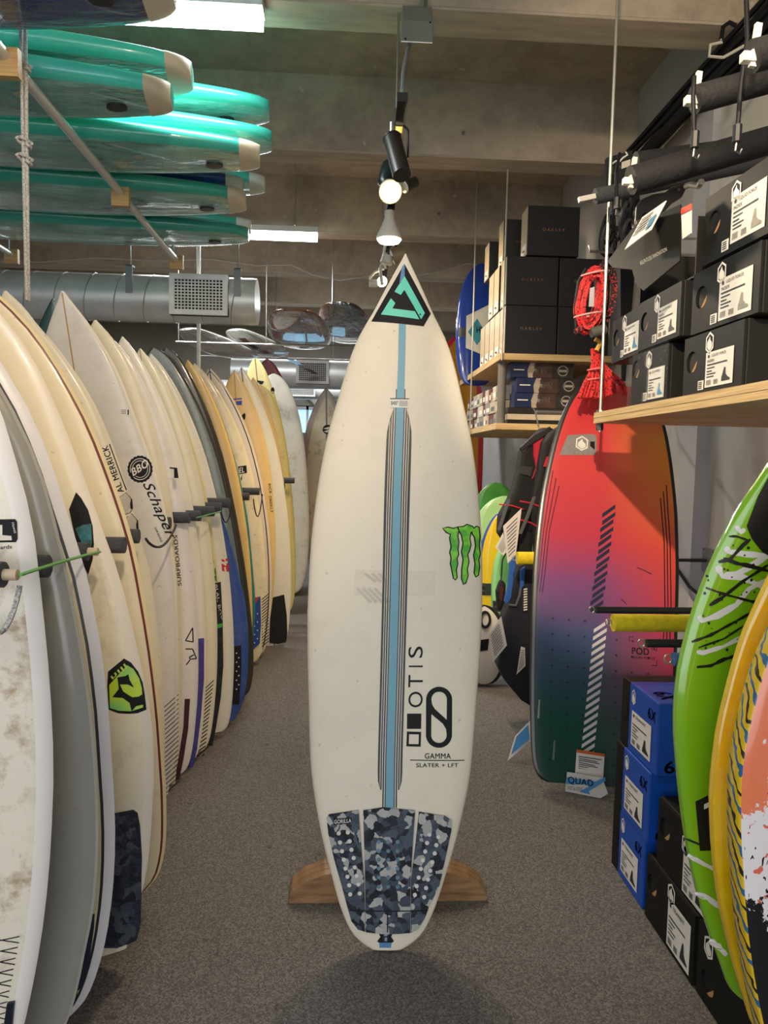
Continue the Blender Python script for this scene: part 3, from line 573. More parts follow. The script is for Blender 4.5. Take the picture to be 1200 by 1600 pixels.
b19 = left('s', 4.12, (330, 577), (428, 890), -.47, 'pinkish white surfboard with black pinline and dark stringer', board_mat('#e6d8c8', pin=('#26262a', .012, .018), stringer=('#2b2a2c', .003), wax=.03), k=.34)
b20 = left('t', 4.25, (368, 580), (430, 830), -.49, 'golden yellow surfboard with blue initial and small black emblem', board_mat('#eecb86', stringer=('#c07f48', .0025), wax=.05), k=.34)
b20.dec('blue_initial', [b20.P([(363, 623), (378, 622), (378, 624), (363, 625)]), b20.P([(369, 627), (378, 626), (378, 633), (370, 633)])], mat('#2c46b0', .5))
b20.dec('small_emblem', [b20.P([(377, 650), (382, 645), (384, 648), (383, 655), (380, 656), (378, 654)])], INK)
b20.text('rail_lettering', 'RICK', (419, 756), (421, 772), (4, -.5), INK, .01); b20.text('rail_lettering', "OREILLY", (420, 775), (423, 801), (4, -.5), INK, .01)
b21 = left('u', 4.38, (379, 576), (450, 950), -.362, 'white surfboard with dark stringer and black tail pad', board_mat('#ece8d8', stringer=('#2c2b2c', .003), wax=.03), k=.34, lim=(.17, .33))
b21.dec('traction_pad', [b21.P([(424, 934), (444, 929), (448, 960), (449, 990), (447, 1003), (435, 1006), (421, 1004), (422, 970)])], mat('#1a1b1e', .85, var=.2, vs=60, bump=.4, bs=120), off=0, thick=.006)
b22 = left('v', 4.7, (397, 591), (439, 820), -.46, 'orange tinted surfboard beyond the white one with black pad', board_mat('#edc684', wax=.05), k=.34)
b23 = left('w', 4.95, (408, 602), (450, 800), -.44, 'round nosed pale yellow surfboard towards the rack end', board_mat('#ecdf9e', rail='#e9d98a', rw=.02, wax=.12), k=.34, outline=ROUND)
b24 = left('x', 5.3, (400, 561), (458, 830), -.41, 'tall cream yellow surfboard with stringer and navy tail pad', board_mat('#e9d894', stringer=('#8a6d43', .004), wax=.1), k=.34, outline=FISH)
b24.dec('nose_emblem', [b24.P([(401, 594), (413, 596), (408, 603), (404, 598)])], INK); b24.dec('nose_emblem', [b24.P(circ(426, 610, 3, 12, 5))], INK)
b24.dec('traction_pad', [b24.P([(447, 889), (455, 887), (455, 905), (450, 920), (446, 920)])], mat('#2c4076', .75), off=0, thick=.006)
b25 = left('y', 6.02, (428, 585), (486, 850), -.375, 'worn white longboard with leash at the far rack end', board_mat('#e3ddcc', wax=.2, waxc='#b3a98f'), k=.45, outline=ROUND)
MB().tube([b25.M @ Vector(b25.deck(x, z, .006)) for x, z in ((-.06, .42), (-.02, .3), (.03, .16), (.06, .06))], .006, 6).obj('leash', INK, b25.root)
b26 = left('z', 6.2, (418, 562), (478, 800), -.42, 'dark red surfboard behind the worn white longboard', board_mat('#8f2229', wax=.03), k=.4, outline=FISH)
# boards standing across the aisle's far end
gb = Board('surfboard', 'grey railed surfboard with cream deck panel standing at the far aisle end', (-.14, 6.5, .01), at(510, 607, Y=6.53), .25, SHORT, .06,
           board_mat('#b5aca2', stringer=('#4b443d', .007), wax=.25, waxc='#a59b7c', panel=('#ddd3ae', .058)), nr=.05)
gb.dec('round_emblem', [gb.P(circ(512, 671, 8, 20, 7.4))], INK); gb.dec('emblem_waves', [gb.P([(505, 670), (513, 667), (519, 668), (512, 671)]), gb.P([(506, 674), (514, 671), (519, 673), (511, 676)])], WHITE, off=.0016)

# rack that holds them: rail, posts and foam sleeved pegs between the boards
rk = thing('board_rack', 'grey steel rack with foam sleeved pegs between the boards on the left', 'rack', (-1.18, 3.6, 0))
MB().box(-1.22, -1.17, 1.0, 6.6, .91, 1.02).obj('rail', STEEL, rk)
for y in (1.05, 2.9, 4.8, 6.5): MB().box(-1.22, -1.17, y-.025, y+.025, 0, .95).obj('post', STEEL, rk)
pegs = [(19, 898, 1.07), (87, 885, 1.215), (147, 862, 1.505), (203, 852, 1.705), (224, 838, 1.93), (272, 817, 2.425), (302, 809, 2.515), (319, 806, 2.61), (340, 799, 2.71), (351, 793, 2.81), (364, 786, 2.91), (393, 776, 3.66), (409, 768, 3.86), (448, 759, 4.55), (463, 751, 4.83)]
ends = []
for px, py, Yp in pegs:
    p = at(px, py, Y=Yp); ends.append(p)
    q = MB().tube([(-1.17, p[1], p[2]), (p[0]-.012, p[1], p[2])], .0195, 12).obj('peg', FOAMG, rk, smooth=True)
    if len(ends) in (1, 3): MB().tube([(p[0]-.02, p[1], p[2]), (p[0]+.008, p[1], p[2])], .0085, 10).obj('wood_end', mat('#cdb79a', .6), q, smooth=True)
def sag(p, q, d, n=10): return [tuple((np.array(p)*(1-t)+np.array(q)*t)-np.array([0, 0, d*4*t*(1-t)])) for t in np.linspace(0, 1, n)]
OUT = np.array([.012, 0, 0])
tag(MB().tube(sag(ends[0]+OUT, ends[2]+OUT, -.002), .0028, 6).obj('bungee_cord', mat('#5fa84a', .6)), 'green bungee cord strung between the nearest foam pegs', 'cord')
tag(MB().tube(sag(ends[6]+OUT, ends[8]+OUT, .0), .0026, 6).obj('bungee_cord', mat('#4d9a58', .6)), 'thin green cord between foam pegs in the middle of the board rack', 'cord')
CORDK = mat('#26282a', .7, var=.5, vs=300)
def loop(p, q, drop, label, m, r=.004):
    p, q = np.array(p), np.array(q); c = (p+q)/2
    pts = [p*(1-t)+q*t-np.array([0, 0, drop*math.sin(math.pi*t)**.8]) for t in np.linspace(0, 1, 14)]
    tag(MB().tube(pts, r, 6).obj('bungee_cord', m), label, 'cord')
loop(at(31, 915, Y=1.08), at(-40, 925, Y=1.0), .065, 'black and white flecked bungee loop hanging from the nearest peg', mat('#b9b6b0', .7, var=.8, vs=260))
loop(at(228, 842, Y=2.02), at(275, 820, Y=2.36), .045, 'black bungee loop hanging across the board with script lettering', CORDK)
loop(at(345, 797, Y=2.9), at(362, 790, Y=3.0), .06, 'short black bungee loop below the middle pegs of the rack', CORDK, .003)
loop(at(396, 780, Y=3.5), at(410, 772, Y=3.7), .10, 'black bungee loop hanging towards the far end of the rack', CORDK, .003)
# ------------------------------------------------------------------ overhead rack with foam boards, lights and ducts
DN = (0, 0, -1)
GT = gloss_wrap('#9accbe', '#5c9a8b'); GB = gloss_wrap('#3a5280', '#22345c')  # turquoise underside colour lightened to stand in for reflections in the film
GO = 'soft top boards lying on the overhead pipes'
def soft_mat(rail, under):
    """foam rail colour on deck and rails, film wrapped slick below"""
    return [mat(rail, .28, coat=.5, var=.05, vs=8), under]
def over(label, tailX, Y, zb, hw, rail, under, L=2.5, T=.11, tail='#d8cdb2', tilt=0, yaw=0, tr=.06, tailblock=True):
    z = zb+T/2+tr
    b = Board('soft_board', label, (tailX, Y, zb+T/2), (tailX-L, Y+yaw, zb+T/2+tilt), hw, [(0, .25), (.003, .32), (.010, .42), (.03, .55), (.08, .71), (.2, .90), (.38, .99), (.5, 1), (.6, .98), (.8, .8), (.92, .5), (.98, .22), (1, .05)], T,
              soft_mat(rail, under), back=DN, nr=.10, tr=tr, n=2.7, cat='surfboard', group=GO, foil=.55, N=36, K=28)
    me = b.body.data; A = np.zeros(len(me.vertices)*3); me.vertices.foreach_get('co', A); A = A.reshape(-1, 3)
    mi = []
    for p in me.polygons:
        c = A[list(p.vertices)].mean(0); t = min(max(c[2]/b.L, 0), 1)
        mi.append(1 if (c[1]-b.yc(t)) > .62*b.h(t) and abs(c[0]) < .84*b.w0(t) else 0)
    me.polygons.foreach_set('material_index', mi)
    if tailblock: b.shell('tail_block', mat(tail, .5, var=.04), [0, .0015, .004, .009, .015, .022, .03], 1.03)
    b.dec = None
    for k, (x, z, r) in enumerate(((-.05, .44, .02), (.05, .60, .02))):
        decal(b.root, 'drain_cap', [fill([circ(x, z, r, 14)])], mat('#a9b3a4', .4), b.bot, .002)
    decal(b.root, 'leash_plug', [fill([circ(0, .17, .026, 16, .032)])], mat('#202226', .35), b.bot, .001, .006)
    return b
ZB = 2.245  # turquoise rails: nearness to the tube light painted as brighter near, darker far tones
over('navy soft board nearest the camera on the overhead pipes', -.44, 1.86, ZB, .23, '#2f4a82', GB, tail='#d6d0c0', tr=.02, yaw=-.2)
over('turquoise soft board second from the near end of the overhead pipes', -.575, 2.41, ZB, .185, '#4fdcc6', GT, tr=.02, yaw=-.28)
over('turquoise soft board stacked above the near one with broad white tail', -.53, 2.50, ZB+.115, .20, '#4fdcc6', GT, tr=.02, yaw=-.28)
over('green soft board lying in the middle of the overhead pipes', -.345, 2.835, ZB, .195, '#40b9a6', GT, tr=.02, yaw=-.28)
over('teal soft board above the middle green one with plain round tail', -.315, 2.97, ZB+.115, .19, '#38ab98', GT, tailblock=False, tr=.02, yaw=-.28)
over('topmost teal soft board of the middle overhead stack', -.325, 2.97, ZB+.23, .19, '#38ab98', GT, tailblock=False, tr=.02, yaw=-.28)
over('green soft board second from the far end of the overhead pipes', -.465, 3.32, ZB, .225, '#3fae9b', GT, tr=.02, yaw=-.28)
over('navy blue soft board stacked on a green one near the far overhead end', -.50, 3.47, ZB+.115, .2, '#2d4f96', GB, tail='#c9d6cf', tr=.02, yaw=-.28)
over('green soft board on top of the navy one near the far overhead end', -.43, 3.74, ZB+.23, .19, '#3fae9b', GT, tail='#cfd8d0', tr=.02, yaw=-.28)
over('green soft board at the far end of the overhead pipes', -.52, 3.815, ZB, .20, '#3fae9b', GT, tr=.02, yaw=-.28, tailblock=False)
over('green soft board stacked above the farthest one on the overhead pipes', -.54, 4.05, ZB+.115, .18, '#3fae9b', GT, tail='#d8ded8', tr=.02, yaw=-.28)
ork = thing('overhead_rack', 'grey steel pipes with wooden blocks carrying the soft boards', 'rack', (-1.3, 2.6, 2.2))
for X in (-.92, -1.78):
    MB().tube([(X, .9, 2.222), (X, 3.0, 2.222)], .0155, 12).obj('pipe', GALV, ork, smooth=True)
    MB().tube([(X, 3.0, 2.215), (X, 3.98, 2.215)], .0145, 12).obj('pipe', GALV, ork, smooth=True)
    for y in (2.03, 3.0, 3.95):
        MB().box(X-.035, X+.035, y-.012, y+.012, 2.168, 2.242).obj('wood_block', wood_mat('#c9a873', '#a98650'), ork)
    for y in (1.0, 3.96):
        MB().tube([(X-.02, y, 2.2), (X-.02, y, 3.12)], .005, 8).obj('hanger_rod', STEEL, ork)
rope_m = mat('#b9b6ae', .8, var=.5, vs=220)
rp = thing('hanging_rope', 'pair of grey knotted ropes hanging from the overhead pipe', 'rope', (-.905, 2.10, 1.6))
for dx in (-.006, .006):
    MB().tube([(-.905+dx, 2.10, 3.12), (-.905+dx, 2.10, 2.2), (-.905+dx*.8, 2.10, 2.02), (-.905, 2.10+dx, 1.6)], .0048, 7).obj('strand', rope_m, rp)
for z in (2.235, 2.03, 1.985):
    MB().tube([(-.905+.018*math.cos(a*1.3), 2.10+.014*math.sin(a*2.1), z+.012*math.sin(a)) for a in np.linspace(0, 9, 24)], .0042, 6).obj('knot', rope_m, rp)
tag(MB().tube([(-.93, 4.57, 0), (-.93, 4.57, 3.12)], .012, 10).obj('ceiling_pole', mat('#d4d2c8', .5), smooth=True), 'slim white floor to ceiling pole in front of the ventilation grille', 'pole')
# tube lights
def tube_light(label, x0, x1, y, z, st):
    t = thing('tube_light', label, 'ceiling light', ((x0+x1)/2, y, z), 'tube lights under the beams')
    MB().box(x0, x1, y-.045, y+.045, z, z+.036).obj('housing', mat('#d9d9d4', .5), t)
    MB().box(x0+.005, x1-.005, y-.041, y+.041, z-.04, z-.0005).obj('diffuser', emit('#f4fbff', st), t)
    MB().tube([(x0+.3, y-.11, z+.02), (x0+.3, y-.11, 3.12)], .004, 6).obj('hanger_rod', STEEL, t)
    MB().tube([(x1-.15, y-.11, z+.02), (x1-.15, y-.11, 3.12)], .004, 6).obj('hanger_rod', STEEL, t)
tube_light('glowing white tube light above the near turquoise boards', -1.55, -.306, 2.59, 2.70, 6)
tube_light('glowing white tube light beyond the far end of the overhead boards', -1.4, -.212, 5.0, 2.70, 6)
# ducts
CORR = GALV
def duct(label, x0, x1, y, z, r, endcap=True, seams=True):
    t = thing('air_duct', label, 'duct', ((x0+x1)/2, y, z-r))
    MB().tube([(x0, y, z), (x1, y, z)], r, 32, caps=True).obj('duct_pipe', GALV, t, smooth=True)
    if seams:
        for x in np.arange(x1-.12, max(x0, x1-1.9), -.17):
            MB().tube([(x+.03*math.sin(a), y+(r+.001)*math.cos(a), z+(r+.001)*math.sin(a)) for a in np.linspace(0, 2*math.pi, 29)[:-1]], .0028, 5, closed=True).obj('seam', STEEL, t)
    for x in (x1-.10, x1-.72):
        MB().box(x-.02, x+.02, y-r-.004, y-r, z, z+.16).box(x-.02, x+.02, y-r-.004, y-r+.05, z+.155, z+.16).obj('hanger_strap', mat('#8d9092', .5, .6), t)
        MB().tube([(x, y-r+.03, z+.155), (x, y-r+.03, 3.0)], .004, 6).obj('hanger_rod', STEEL, t)
    return t
def grille(t, cxx, y, z, w, h, nx, nz, frame, bars, back):
    y -= .02
    MB().box(cxx-w/2, cxx+w/2, y+.012, y+.05, z-h/2, z+h/2).obj('grille_box', back, t)
    e = .12*h
    gf = MB().box(cxx-w/2, cxx+w/2, y, y+.014, z+h/2-e, z+h/2).box(cxx-w/2, cxx+w/2, y, y+.014, z-h/2, z-h/2+e).box(cxx-w/2, cxx-w/2+e, y, y+.014, z-h/2+e, z+h/2-e).box(cxx+w/2-e, cxx+w/2, y, y+.014, z-h/2+e, z+h/2-e); gf = gf.obj('grille_frame', frame, t)
    m = MB(); iw, ih = w-2*e, h-2*e
    for i in range(nx+1): x = cxx-iw/2+iw*i/nx; m.box(x-.003, x+.003, y+.006, y+.012, z-ih/2, z+ih/2)
    for i in range(nz+1): q = z-ih/2+ih*i/nz; m.box(cxx-iw/2, cxx+iw/2, y+.005, y+.0115, q-.003, q+.003)
    m.obj('grille_bars', bars, gf)['kind'] = 'stuff'
d1 = duct('galvanised round air duct with white grille above the left boards', -3.39, -.545, 4.4, 2.105, .135)
grille(d1, -.866, 4.265, 2.106, .335, .232, 14, 10, mat('#f4f5f3', .5), mat('#f0f1ef', .5), mat('#2b2c2c', .8))
d2 = duct('galvanised air duct with dark grille far behind the aisle', -1.1, 1.49, 7.0, 1.99, .145, seams=False)
grille(d2, -.325, 6.855, 1.99, .31, .22, 14, 9, mat('#b8b6b0', .5), mat('#8f8e88', .5), mat('#1c1c1c', .8))
d3 = duct('small galvanised air duct lowest at the back wall', -3.4, 1.5, 8.2, 1.94, .10, seams=False)
grille(d3, -.50, 8.10, 1.94, .30, .15, 14, 6, mat('#c5c4be', .5), mat('#aaa9a3', .5), mat('#6b6b68', .8))
tag(MB().tube([(-3.4, 8.7, 1.44), (1.5, 8.7, 1.44)], .045, 14).obj('water_pipe', mat('#c9c4b6', .4), smooth=True), 'pale horizontal pipe crossing the blue back window', 'pipe')
tag(MB().tube([at(-.4, 700, Y=1)*0+np.array([-.75+.5*math.cos(a), 8.95, 1.55+.5*math.sin(a)]) for a in np.linspace(R(20), R(150), 18)], .05, 8).obj('arched_panel', mat('#cfc6b4', .7), smooth=True), 'pale arched strip above the back window', 'arch')
# overhead wrapped boards far down the aisle
GW = 'wrapped boards in the far overhead racks'
for lab, p0, Y0, p1, Y1, hw, c1, c2, ol in (
        ('brown glossy wrapped surfboard hanging overhead beside the aisle', (459, 489), 4.9, (478, 553), 6.3, .235, '#8a5c34', '#4a2a18', FISH),
        ('dark glossy wrapped surfboard overhead close to the white board nose', (531, 478), 5.0, (548, 545), 6.3, .2, '#3c3a38', '#1b1a1a', FISH),
        ('silvery wrapped surfboard overhead left of the white pole', (292, 518), 5.5, (396, 567), 6.2, .22, '#dcd8d0', '#a19c93', SHORT),
        ('silvery wrapped surfboard overhead between pole and brown board', (366, 519), 5.7, (442, 562), 6.3, .2, '#e0ded8', '#a6a8a4', SHORT)):
    q = Board('wrapped_surfboard', lab, at(*p0, Y=Y0), at(*p1, Y=Y1), hw, ol, .06, gloss_wrap(c1, c2, .05), back=DN, nr=.04, group=GW, N=26, K=20)
    if 'brown' in lab: decal(q.root, 'stringer_band', [rect(-.03, .03, .1, 1.25)], mat('#6d4a2c', .2, coat=1), q.bot, .001, 0, .08)
fr_ = thing('far_overhead_rack', 'thin steel bars and rods holding the wrapped boards overhead', 'rack', (-.5, 5.9, 2.0))
for y in (5.55, 6.3):
    MB().tube([(-1.3, y, 2.035), (.1, y, 2.035)], .008, 8).obj('crossbar', STEEL, fr_)
    for x in (-1.28, -.62, -.12): MB().tube([(x, y, 2.035), (x, y, 3.12)], .004, 6).obj('hanger_rod', STEEL, fr_)
# white cable along the fourth beam
cab = [at(x, y, Y=6.18) for x, y in ((-60, 400), (60, 410), (150, 403), (250, 408), (330, 405), (400, 415), (455, 414), (490, 430), (530, 438), (590, 430), (640, 432), (690, 425), (730, 412), (790, 420))]
tag(MB().tube(cab, .005, 6).obj('loose_cable', mat('#c9c6ba', .6), smooth=True), 'loose white cable draped along the concrete beam above the duct', 'cable')
# ceiling box, conduit and track
jb = thing('junction_box', 'square galvanised junction box with conduit under the ceiling beam', 'electrical box', (.21, 2.62, 2.62))
JA = at(627, 72, Y=2.56); JB_ = at(675, 14, Y=2.56)
MB().box(JA[0], JB_[0], 2.545, 2.583, JA[2]+.03, JB_[2]).obj('box', STEEL, jb, bevel=.004)
MB().box(JA[0]-.004, JB_[0]+.004, 2.535, 2.545, JA[2], JA[2]+.075).obj('cover_plate', mat('#a8a9a2', .35, .7), jb, bevel=.003)
MB().tube([(JB_[0]-.03, 2.565, JB_[2]), (JB_[0]-.03, 2.565, 3.1)], .011, 10).obj('conduit', STEEL, jb, smooth=True)
MB().tube([(JB_[0]-.03, 2.565, JB_[2]), (JB_[0]-.03, 2.565, JB_[2]+.03)], .016, 6).obj('conduit_nut', STEEL, jb)
cpl = [c for c in jb.children if c.name.startswith('cover')] or [jb]
MB().disc((JA[0]+.012, 2.534, JA[2]+.01), (0, -1, 0), .004, 8).disc((JB_[0]-.008, 2.534, JA[2]+.068), (0, -1, 0), .004, 8).obj('screws', BLACK, cpl[0])['kind'] = 'stuff'
tk = thing('lighting_track', 'black lighting track hung from the ceiling along the aisle', 'track', (.2, 3.7, 2.42))
T0, T1 = np.array([.177, 2.54, 2.42]), np.array([.241, 4.95, 2.42])
def tp(y): return T0+(T1-T0)*(y-T0[1])/(T1[1]-T0[1])
MB().bar(T0, T1, .036, .03).obj('track_rail', BLACK, tk)
MB().bar(T0+(0, .18, -.016), T0+(0.001, .23, -.016), .03, .004).obj('contact_plate', mat('#b8a24c', .35, .8), tk)
MB().tube([T0+(0, .02, .015), T0+(.004, .03, .10), T0+(.02, .03, .19), T0+(.03, .03, .24)], .008, 8).obj('flex_conduit', mat('#9a9c9c', .4, .8, var=.5, vs=250), tk, smooth=True)
MB().tube([T0+(0, .02, .01), T0+(.004, .028, .035)], .014, 6).obj('conduit_nut', STEEL, tk)
for y in (2.62, 3.8, 4.8): MB().tube([tp(y)+(-.018, 0, 0), tp(y)+(-.018, 0, .7)], .003, 6).obj('hanger_rod', STEEL, tk)
def spotlight(label, can, lit=None, yoke=None, extra=()):
    t = thing('spotlight', label, 'spotlight', tuple(np.array(can[0][0])-np.array([0, 0, .1])), 'spotlights on the ceiling track')
    for nm, pts, r, m in [('lamp_head',)+can[:1]+can[1:3]]: MB().tube(pts, r, 20).obj(nm, m, t, smooth=True)
    if yoke: MB().tube(yoke, .005, 6).obj('yoke', BLACK, t)
    for nm, pts, r, m in extra: MB().tube(pts, r, 16).obj(nm, m, t, smooth=True)
    if lit:
        c, n, r, st = lit; MB().tube([np.array(c), np.array(c)+np.array(n)*.012], [r, r*.86], 20).obj('bulb', emit('#ffeec4', st), t, smooth=True)
    return t
DK = mat('#2b2523', .4)
A1, B1 = at(613, 218, Y=2.75), at(628, 274, Y=2.68)
spotlight('dark cylinder spotlight at the near end of the track', ([A1, B1], .034, DK), yoke=[tp(2.72), tp(2.72)+(.03, 0, -.03), A1*.5+B1*.5+(.04, 0, 0), A1*.5+B1*.5+(.02, 0, 0)], extra=[('rim', [A1+(A1-B1)*.04, A1], .036, DK), ('collar', [A1+(0, 0, .02), A1+(0, 0, .06)], .012, STEEL)])
c2 = at(610, 300, Y=3.0); n2 = np.array([.05, -.75, -.5]); n2 = n2/np.linalg.norm(n2)
spotlight('lit spotlight with curved black neck facing the aisle', ([c2-n2*.09, c2-n2*.03, c2], [.022, .044, .047], mat('#c9b892', .4)), lit=(c2+n2*.001, n2, .042, 14),
          extra=[('neck', [tp(3.2)-(0, 0, .01), at(607, 262, Y=3.1), at(602, 285, Y=3.08), c2-n2*.09], [.03, .032, .034, .026], mat('#22302c', .3))])
lamp('spot_glow', 'SPOT', tuple(c2+n2*.03), tuple(c2+n2), 40, WARM, .04, 120, .8)
c4 = at(632, 292, Y=3.12)
spotlight('small white spotlight tucked behind the lit one', ([c4, c4+(.05, .02, .03)], [.028, .022], DK), yoke=[tp(3.15), at(642, 283, Y=3.12), c4+(.03, .01, .02)], extra=[('lamp_rim', [c4-(.004, .002, .002), c4], [.024, .028], mat('#d8d0bc', .4)), ('stem', [tp(3.15), at(626, 296, Y=3.12)], .006, WHITE)])
c3 = at(608, 376, Y=3.55)
spotlight('white cone shaped lit bulb pointing down from the track', ([c3+(0, 0, .005), c3+(0, 0, .018), c3+(0, 0, .075), c3+(0, 0, .11), c3+(0, 0, .14)], [.062, .062, .036, .024, .024], mat('#d9d2c4', .5)), lit=(c3+(0, 0, .004), (0, 0, -1), .058, 14),
          extra=[('socket', [c3+(0, 0, .14), tp(3.6)], .018, BLACK)])
lamp('spot_glow', 'SPOT', tuple(c3-(0, 0, .03)), tuple(c3-(0, 0, 1)), 40, WARM, .05, 140, .8)
c5 = at(597, 440, Y=4.3); WB = mat('#d8d4c6', .5)
spotlight('white bracket spotlight behind the white board nose', ([at(577, 443, Y=4.3), at(590, 443, Y=4.3)], .022, WB), lit=(c5, (.3, -.8, -.4), .032, 9), yoke=[at(596, 418, Y=4.3), at(600, 434, Y=4.3)],
          extra=[('bracket', [at(597, 445, Y=4.27), at(594, 420, Y=4.27), at(602, 405, Y=4.3), tp(4.35)], .010, WB), ('stem', [at(577, 436, Y=4.3), at(585, 426, Y=4.3), at(600, 420, Y=4.3)], .007, WB)])
c6 = at(613, 402, Y=4.0)
spotlight('pale unlit spotlight on a loop bracket halfway along the track', ([c6, c6+(.03, 0, .012), c6+(.065, 0, .022)], [.04, .045, .048], mat('#8d7c5c', .45)), yoke=[at(603, 388, Y=4.0), at(615, 382, Y=4.0), at(624, 388, Y=4.0)],
          extra=[('bracket', [tp(4.0), at(602, 386, Y=4.0), at(598, 405, Y=4.0), at(603, 420, Y=4.0)], .007, WB), ('shade', [at(603, 412, Y=4.0), at(606, 400, Y=4.0)], [.034, .03], WB)])
# bolts left in the concrete
for lab, px, py, Y in (('small steel bolt on the second beam face', 724, 207, 3.78), ('small steel bolt on the third beam face', 686, 334, 5.08)):
    p = at(px, py, Y=Y-.004); tag(MB().tube([p, p+(0, .012, 0)], .011, 8).obj('beam_bolt', STEEL), lab, 'bolt')
# ------------------------------------------------------------------ right side: shelves
EDGE = wood_mat('#d9bd88', '#b8955e', (2, 3, 130)); PINE = wood_mat('#c9a56e', '#b08a55', (30, 3, 3), .6)
def xz(m): return lambda u, v, d: m(u, v, d)
sh = thing('plywood_shelf', 'thick plywood wall shelf with raw edge carrying the near black boot boxes', 'shelf', (1.16, 1.3, 1.308))
for k in range(4): MB().box(.838+.0012*(k % 2), 1.498, .35, 2.385, 1.308+.0092*k, 1.308+.0092*k+.0091).obj('ply_layer', EDGE, sh)
rod = thing('threaded_rod', 'steel hanger rod at the corner of the near plywood shelf', 'rod', (.853, 2.365, 1.28))
MB().tube([(.853, 2.365, 1.28), (.853, 2.365, 3.12)], .0052, 8).obj('rod', mat('#a3a59f', .4, .6), rod, smooth=True)
MB().tube([(.853, 2.365, 1.285), (.853, 2.365, 1.307)], .012, 6).obj('nut', mat('#4a4a48', .4, .6), rod)
MB().tube([(.853, 2.365, 1.346), (.853, 2.365, 1.352)], .013, 10).obj('washer', STEEL, rod)
# boot boxes -------------------------------------------------------
def frame(X, Y, z, rot=0.0): return Matrix.Translation((X, Y, z)) @ Matrix.Rotation(R(rot), 4, 'Z') @ Matrix(((0, 1, 0, 0), (-1, 0, 0, 0), (0, 0, 1, 0), (0, 0, 0, 1)))
def hexa(cu, cv, w, h): return [(cu, cv+h), (cu+w, cv+h*.55), (cu+w, cv-h*.55), (cu, cv-h), (cu-w, cv-h*.55), (cu-w, cv+h*.55)]
def hex_logo(root, cu, cv, w, h, mf, m=WHITE, off=.0012):
    o = hexa(cu, cv, w, h); i = hexa(cu, cv, w*.76, h*.80)
    drop = [(cu-w*.66, cv-h*.38), (cu-w*.62, cv+h*.1), (cu-w*.2, cv+h*.42), (cu, cv+h*.62), (cu+w*.18, cv+h*.25), (cu+w*.6, cv-h*.02), (cu+w*.66, cv-h*.42), (cu, cv-h*.74)]
    em = decal(root, 'emblem', [fill([o, i])], m, mf, off, label='white hexagon emblem'); decal(em, 'emblem_drop', [fill([drop])], m, mf, off)
BOOT = [(0, 0), (1, 0), (1, .14), (.72, .26), (.5, .48), (.46, .95), (.3, 1), (.22, .8), (.1, .45), (.02, .3)]
def lab_print(sheet_parent, u0, u1, v0, v1, mf, boot='#2a2c30', lines=('LIQUID FORCE', 'INDEX'), off=.0022):
    w, h = u1-u0, v1-v0; U = lambda a: u0+a*w; V = lambda a: v0+a*h
    sheet_parent = decal(sheet_parent, 'label_sheet', [rect(u0, u1, v0, v1)], PAPER, mf, .0012, label='white paper size label')
    s = [fill([hexa(U(.12), V(.88), .035*w, .05*h)])]
    s += [text_in(lines[0], (U(.22), V(.84)), (.52*w, 0), (0, .085*h), .01)]
    if len(lines) > 1: s.append(text_in(lines[1], (U(.07), V(.71)), (.26*w, 0), (0, .075*h), .012))
    s += [rect(U(.07), U(.8), V(.62), V(.655))]+[rect(U(.07), U(b), V(a), V(a+.028)) for a, b in ((.53, .36), (.44, .26), (.36, .4), (.28, .34))]
    s += [rect(U(.07+k*.022), U(.082+k*.022), V(.06), V(.2)) for k in range(8)]+[rect(U(.34+k*.02), U(.352+k*.02), V(.06), V(.19)) for k in range(8)]
    decal(sheet_parent, 'label_print', s, mat('#3a3c40', .7, var=0), mf, off)['kind'] = 'stuff'
    decal(sheet_parent, 'boot_picture', [([(U(.62+.3*a), V(.1+.38*b)) for a, b in fill([BOOT])[0]], fill([BOOT])[1])], mat(boot, .6, var=.2, vs=60), mf, off)
